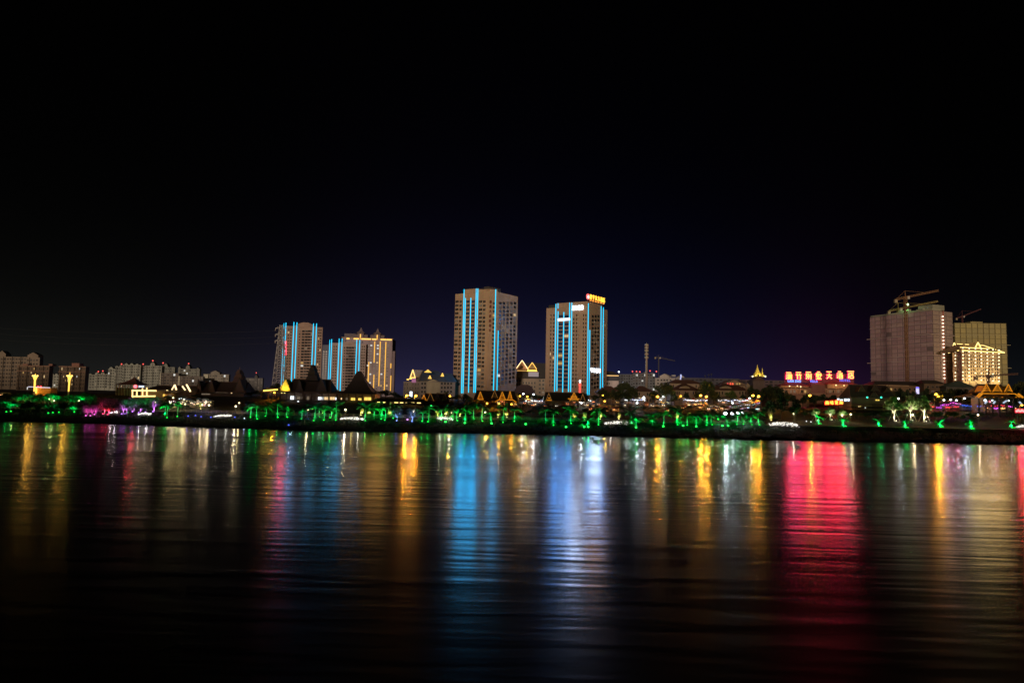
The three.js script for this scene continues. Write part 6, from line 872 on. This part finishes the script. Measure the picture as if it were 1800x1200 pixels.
// beds of white flower lights: stems and glowing heads too many to count
function flowerBed(lab, x0, x1, py, n, hpx) {
  const c = onGround((x0 + x1) / 2, py), o = thing('flower_light_bed', lab, 'light bed', c), w = (x1 - x0) * -c.z / FOC, st = new MB(), hd = new MB();
  for (let k = 0; k < n; k++) { const t = rr(-1, 1), x = t * w / 2, z = rr(-1.6, 1.2), y = ground(c.x + x, c.z + z) - c.y, h = rr(.3, 1) * hpx * .27 * (1 - .5 * t * t); st.beam(V(x, y - .1, z), V(x, y + h, z), .04); hd.ball(x, y + h, z, rr(.08, .19), 1, 5, 4); }
  st.build('stem', poleMat, o).userData.kind = 'stuff'; hd.build('light_heads', em(1, .95, .84, 1.5), o).userData.kind = 'stuff'; for (const q of [-.28, .28]) pointLight(o, V(q * w, 1.2, .3), C(1, .95, .86), 10, .4);
}
flowerBed('small white flower-light bed below the crimson-lit trees', 193, 207, 727, 70, 4); flowerBed('white flower-light bed under the purple-lit trees', 242, 264, 730, 130, 5); flowerBed('long white flower-light bed on the dark left slope', 376, 406, 733, 150, 4); flowerBed('white flower-light bed below the pyramid-roofed hall', 598, 640, 738, 200, 4); flowerBed('white flower-light bed below a globe lamp near the shop arcade', 768, 796, 738, 160, 5); flowerBed('white flower-light bed among palms under the lodges', 1062, 1112, 746, 220, 5); flowerBed('tall bright white flower-light bed under the spreading trees', 1354, 1404, 751, 330, 9); flowerBed('white flower-light patch on the slope beside the last short green palm', 1789, 1808, 753, 110, 7);
// railing of the walk, in lengths
for (let k = 0; k < 26; k++) { const x0 = -170 + k * 9, o = thing('railing', 'thin rail length along the walk below ' + near(900 + x0 / 353 * FOC), 'railing', V(x0, 0, 0), 'rail lengths along the walk'), q = (x, h) => { const D = bankD(x) + 40.8; return V(x - x0, ground(x, -D) + .2 + h, -D); }; new MB().beam(q(x0, 1.05), q(x0 + 8.7, 1.05), .12).build('top_rail', mat(.34, .24, .16, .6), o); new MB().beam(q(x0, .55), q(x0 + 8.7, .55), .07).build('middle_rail', mat(.34, .24, .16, .6), o); for (let j = 0; j < 4; j++) new MB().beam(q(x0 + j * 2.9, -.3), q(x0 + j * 2.9, 1.1), .12).build('rail_post', mat(.3, .22, .15, .6), o); }
// ---------------------------------------------------------------- night-market stalls on the raised road
function stall(lab, group, px, py, D, w, roof, glow, c, cd, h = 2.9) { // pixel: middle of its light bar under the canopy
  const p = P(px, py, D), g = Math.max(ground(p.x, p.z), p.y - h), o = thing('market_stall', lab, 'stall', V(p.x, Math.min(ground(p.x, p.z), p.y - 1.6), p.z), group), y = p.y - o.position.y;
  new MB().hip(-w / 2 - .3, w / 2 + .3, -2.6, .5, y + .35, y + 1.1, -w * .3, w * .3).build('canopy', roof, o); for (const s of [-1, 1]) for (const z of [-2.3, .2]) new MB().box(s * w / 2, 0, z, .1, y + .4, .1).build('post', poleMat, o);
  new MB().box(0, Math.max(0, y - 2.6), -.6, w, 1, 1.2).build('counter', wallMat(.3, .2, .14), o); { const n = Math.max(2, Math.round(w / 1.1)); for (let k = 0; k < n; k++) new MB().ball((k + .5 - n / 2) * w / n + rr(-.15, .15), y - rr(0, .5), .1, rr(.16, .36), .85, 7, 5).build('bulb_light', glow, o); } pointLight(o, V(0, y - .3, .5), c, cd, .2);
}
const canW = mat(.5, .5, .52, .8), canR = mat(.35, .06, .05, .8), canB = mat(.08, .14, .35, .8), barW = em(.86, .92, 1, 3.4), barV = em(.7, .72, 1, 2.6);
const SW = 'white-lit market stalls along the raised road';
for (const [x0, x1, py, n, D] of [[1201, 1244, 702.4, 8, 421], [1262, 1318, 703, 10, 421], [710, 746, 701.5, 7, 436], [921, 955, 703, 6, 428], [1031, 1042, 702.5, 2, 428], [1098, 1135, 701.5, 6, 428], [1157, 1164, 701.5, 2, 428]]) for (let k = 0; k < n; k++) { const b = rnd() < .3; stall('white-bulb market stall on the raised road at ' + near(x0 + (x1 - x0) * (k + .5) / n), SW, x0 + (x1 - x0) * (k + .5) / n, py + rr(-.7, .7) + k * .08, D + rr(-2, 2), (x1 - x0) / n * D / FOC * .9, pick([canW, canB, canW, canR]), b ? barV : barW, b ? C(.6, .62, 1) : WHI, 9); }
const SC = 'crowded stalls with coloured lamps below the white stall row', cols = [[1, .2, .15, 'red'], [1, .8, .6, 'cream'], [.5, .6, 1, 'lavender'], [1, .5, .2, 'orange'], [.4, .9, 1, 'sky blue'], [.9, .3, .6, 'pink'], [1, 1, .9, 'white'], [.3, 1, .4, 'green']];
for (let k = 0; k < 34; k++) { const [r_, g_, b_, cn] = pick(cols), c = [r_, g_, b_], px = rr(1240, 1334), py = rr(706.5, 719); stall('small stall with ' + cn + ' bulbs in the crowded market below ' + near(px), SC, px, py, 416 - (py - 706) * 1.4, rr(1.4, 2.6), pick([canR, canB, canW, mat(.3, .2, .08)]), em(...c, rr(.5, 1.8)), C(...c), 2.4, 2.4); }
for (let k = 0; k < 10; k++) stall('small stall with orange bulbs under the terrace trees by the lodges', 'orange-lit stalls under the palms', pick([1040, 1052, 1056, 1062, 1066, 1076, 1082, 1200, 1176, 1232]) + rr(-3, 3), rr(714, 720.5), 398, rr(1.6, 3), canR, em(1, .42, .12, 1.4), C(1, .4, .1), 5, 2.4);
for (let k = 0; k < 40; k++) { const px = rr(858, 1236), [r_, g_, b_, cn] = pick([[1, .55, .15, 'amber'], [1, .75, .4, 'ivory'], [1, .9, .7, 'cream'], [1, .3, .1, 'red-orange']]); stall('small stall with ' + cn + ' bulbs along the road at ' + near(px), 'small warm stalls along the raised road', px, 703.5 + (px - 860) * .008 + rr(0, 9), 410, rr(1.2, 2.4), pick([canR, canW, canB]), em(r_, g_, b_, rr(.8, 2.4)), C(r_, g_, b_), 4, 2.4); }
for (let k = 0; k < 14; k++) stall('stall with a warm lamp below the light-outlined pavilion', 'warm stalls behind the left walk', rr(297, 372), rr(702, 713), 392, rr(1.6, 3), canW, em(1, rr(.6, .9), rr(.25, .8), 1.3), C(1, .72, .4), 5, 2.4);
stall('long stall with white canopy light below the small outlined gables', undefined, 320, 699.5, 404, 4.4, canW, em(.9, 1, .95, 1.8), C(.9, 1, .95), 16); stall('stall with pink light bar beside the left lamps', undefined, 303, 704.5, 394, 4.2, canR, em(1, .75, .8, 2), C(1, .7, .75), 10);
{ const bar = (px, py, w, c, s, n = 0) => stall('stall with ' + ['pink', 'magenta', 'red', 'violet', 'blue', 'amber'][n] + ' bulbs on the colourful bar terrace below ' + near(px), 'bar terrace stalls with ' + ['pink', 'magenta', 'red', 'violet', 'blue', 'amber'][n] + ' bulbs', px, py, 404, w * .323, mat(.18, .05, .16, .8), em(...c, s), C(...c), 14, 2.4);
  for (const [px, py, w, n] of [[1640, 714, 9, 2], [1651, 715, 10, 3], [1664, 710, 11, 1], [1676, 707.5, 12, 1], [1686, 709, 10, 0], [1657, 711, 9, 3], [1668, 715, 12, 2], [1681, 714.5, 12, 2], [1693, 712, 9, 4], [1703, 712.5, 12, 4], [1722, 713.5, 9, 4], [1735, 716, 7, 5], [1748, 712.5, 14, 2], [1765, 712, 12, 2], [1750, 717, 12, 3], [1763, 716.5, 10, 5], [1777, 713.5, 9, 1], [1784, 717, 8, 5], [1637, 709, 6, 2]]) bar(px, py, w, [[1, .3, .7], [1, .1, .85], [1, .06, .08], [.6, .1, 1], [.06, .16, 1], [1, .6, .2]][n], 1.8, n);
}
stall('small stall with an orange bar at the outer end of the left wood', undefined, 4, 692.5, 400, 6, canW, em(1, .55, .2, 2), C(1, .55, .2), 20);

scene.traverse(o => { if (o.isMesh) { o.castShadow = true; o.receiveShadow = true; } if (o.isLight && o.shadow) o.castShadow = true; });
renderer.render(scene, camera);
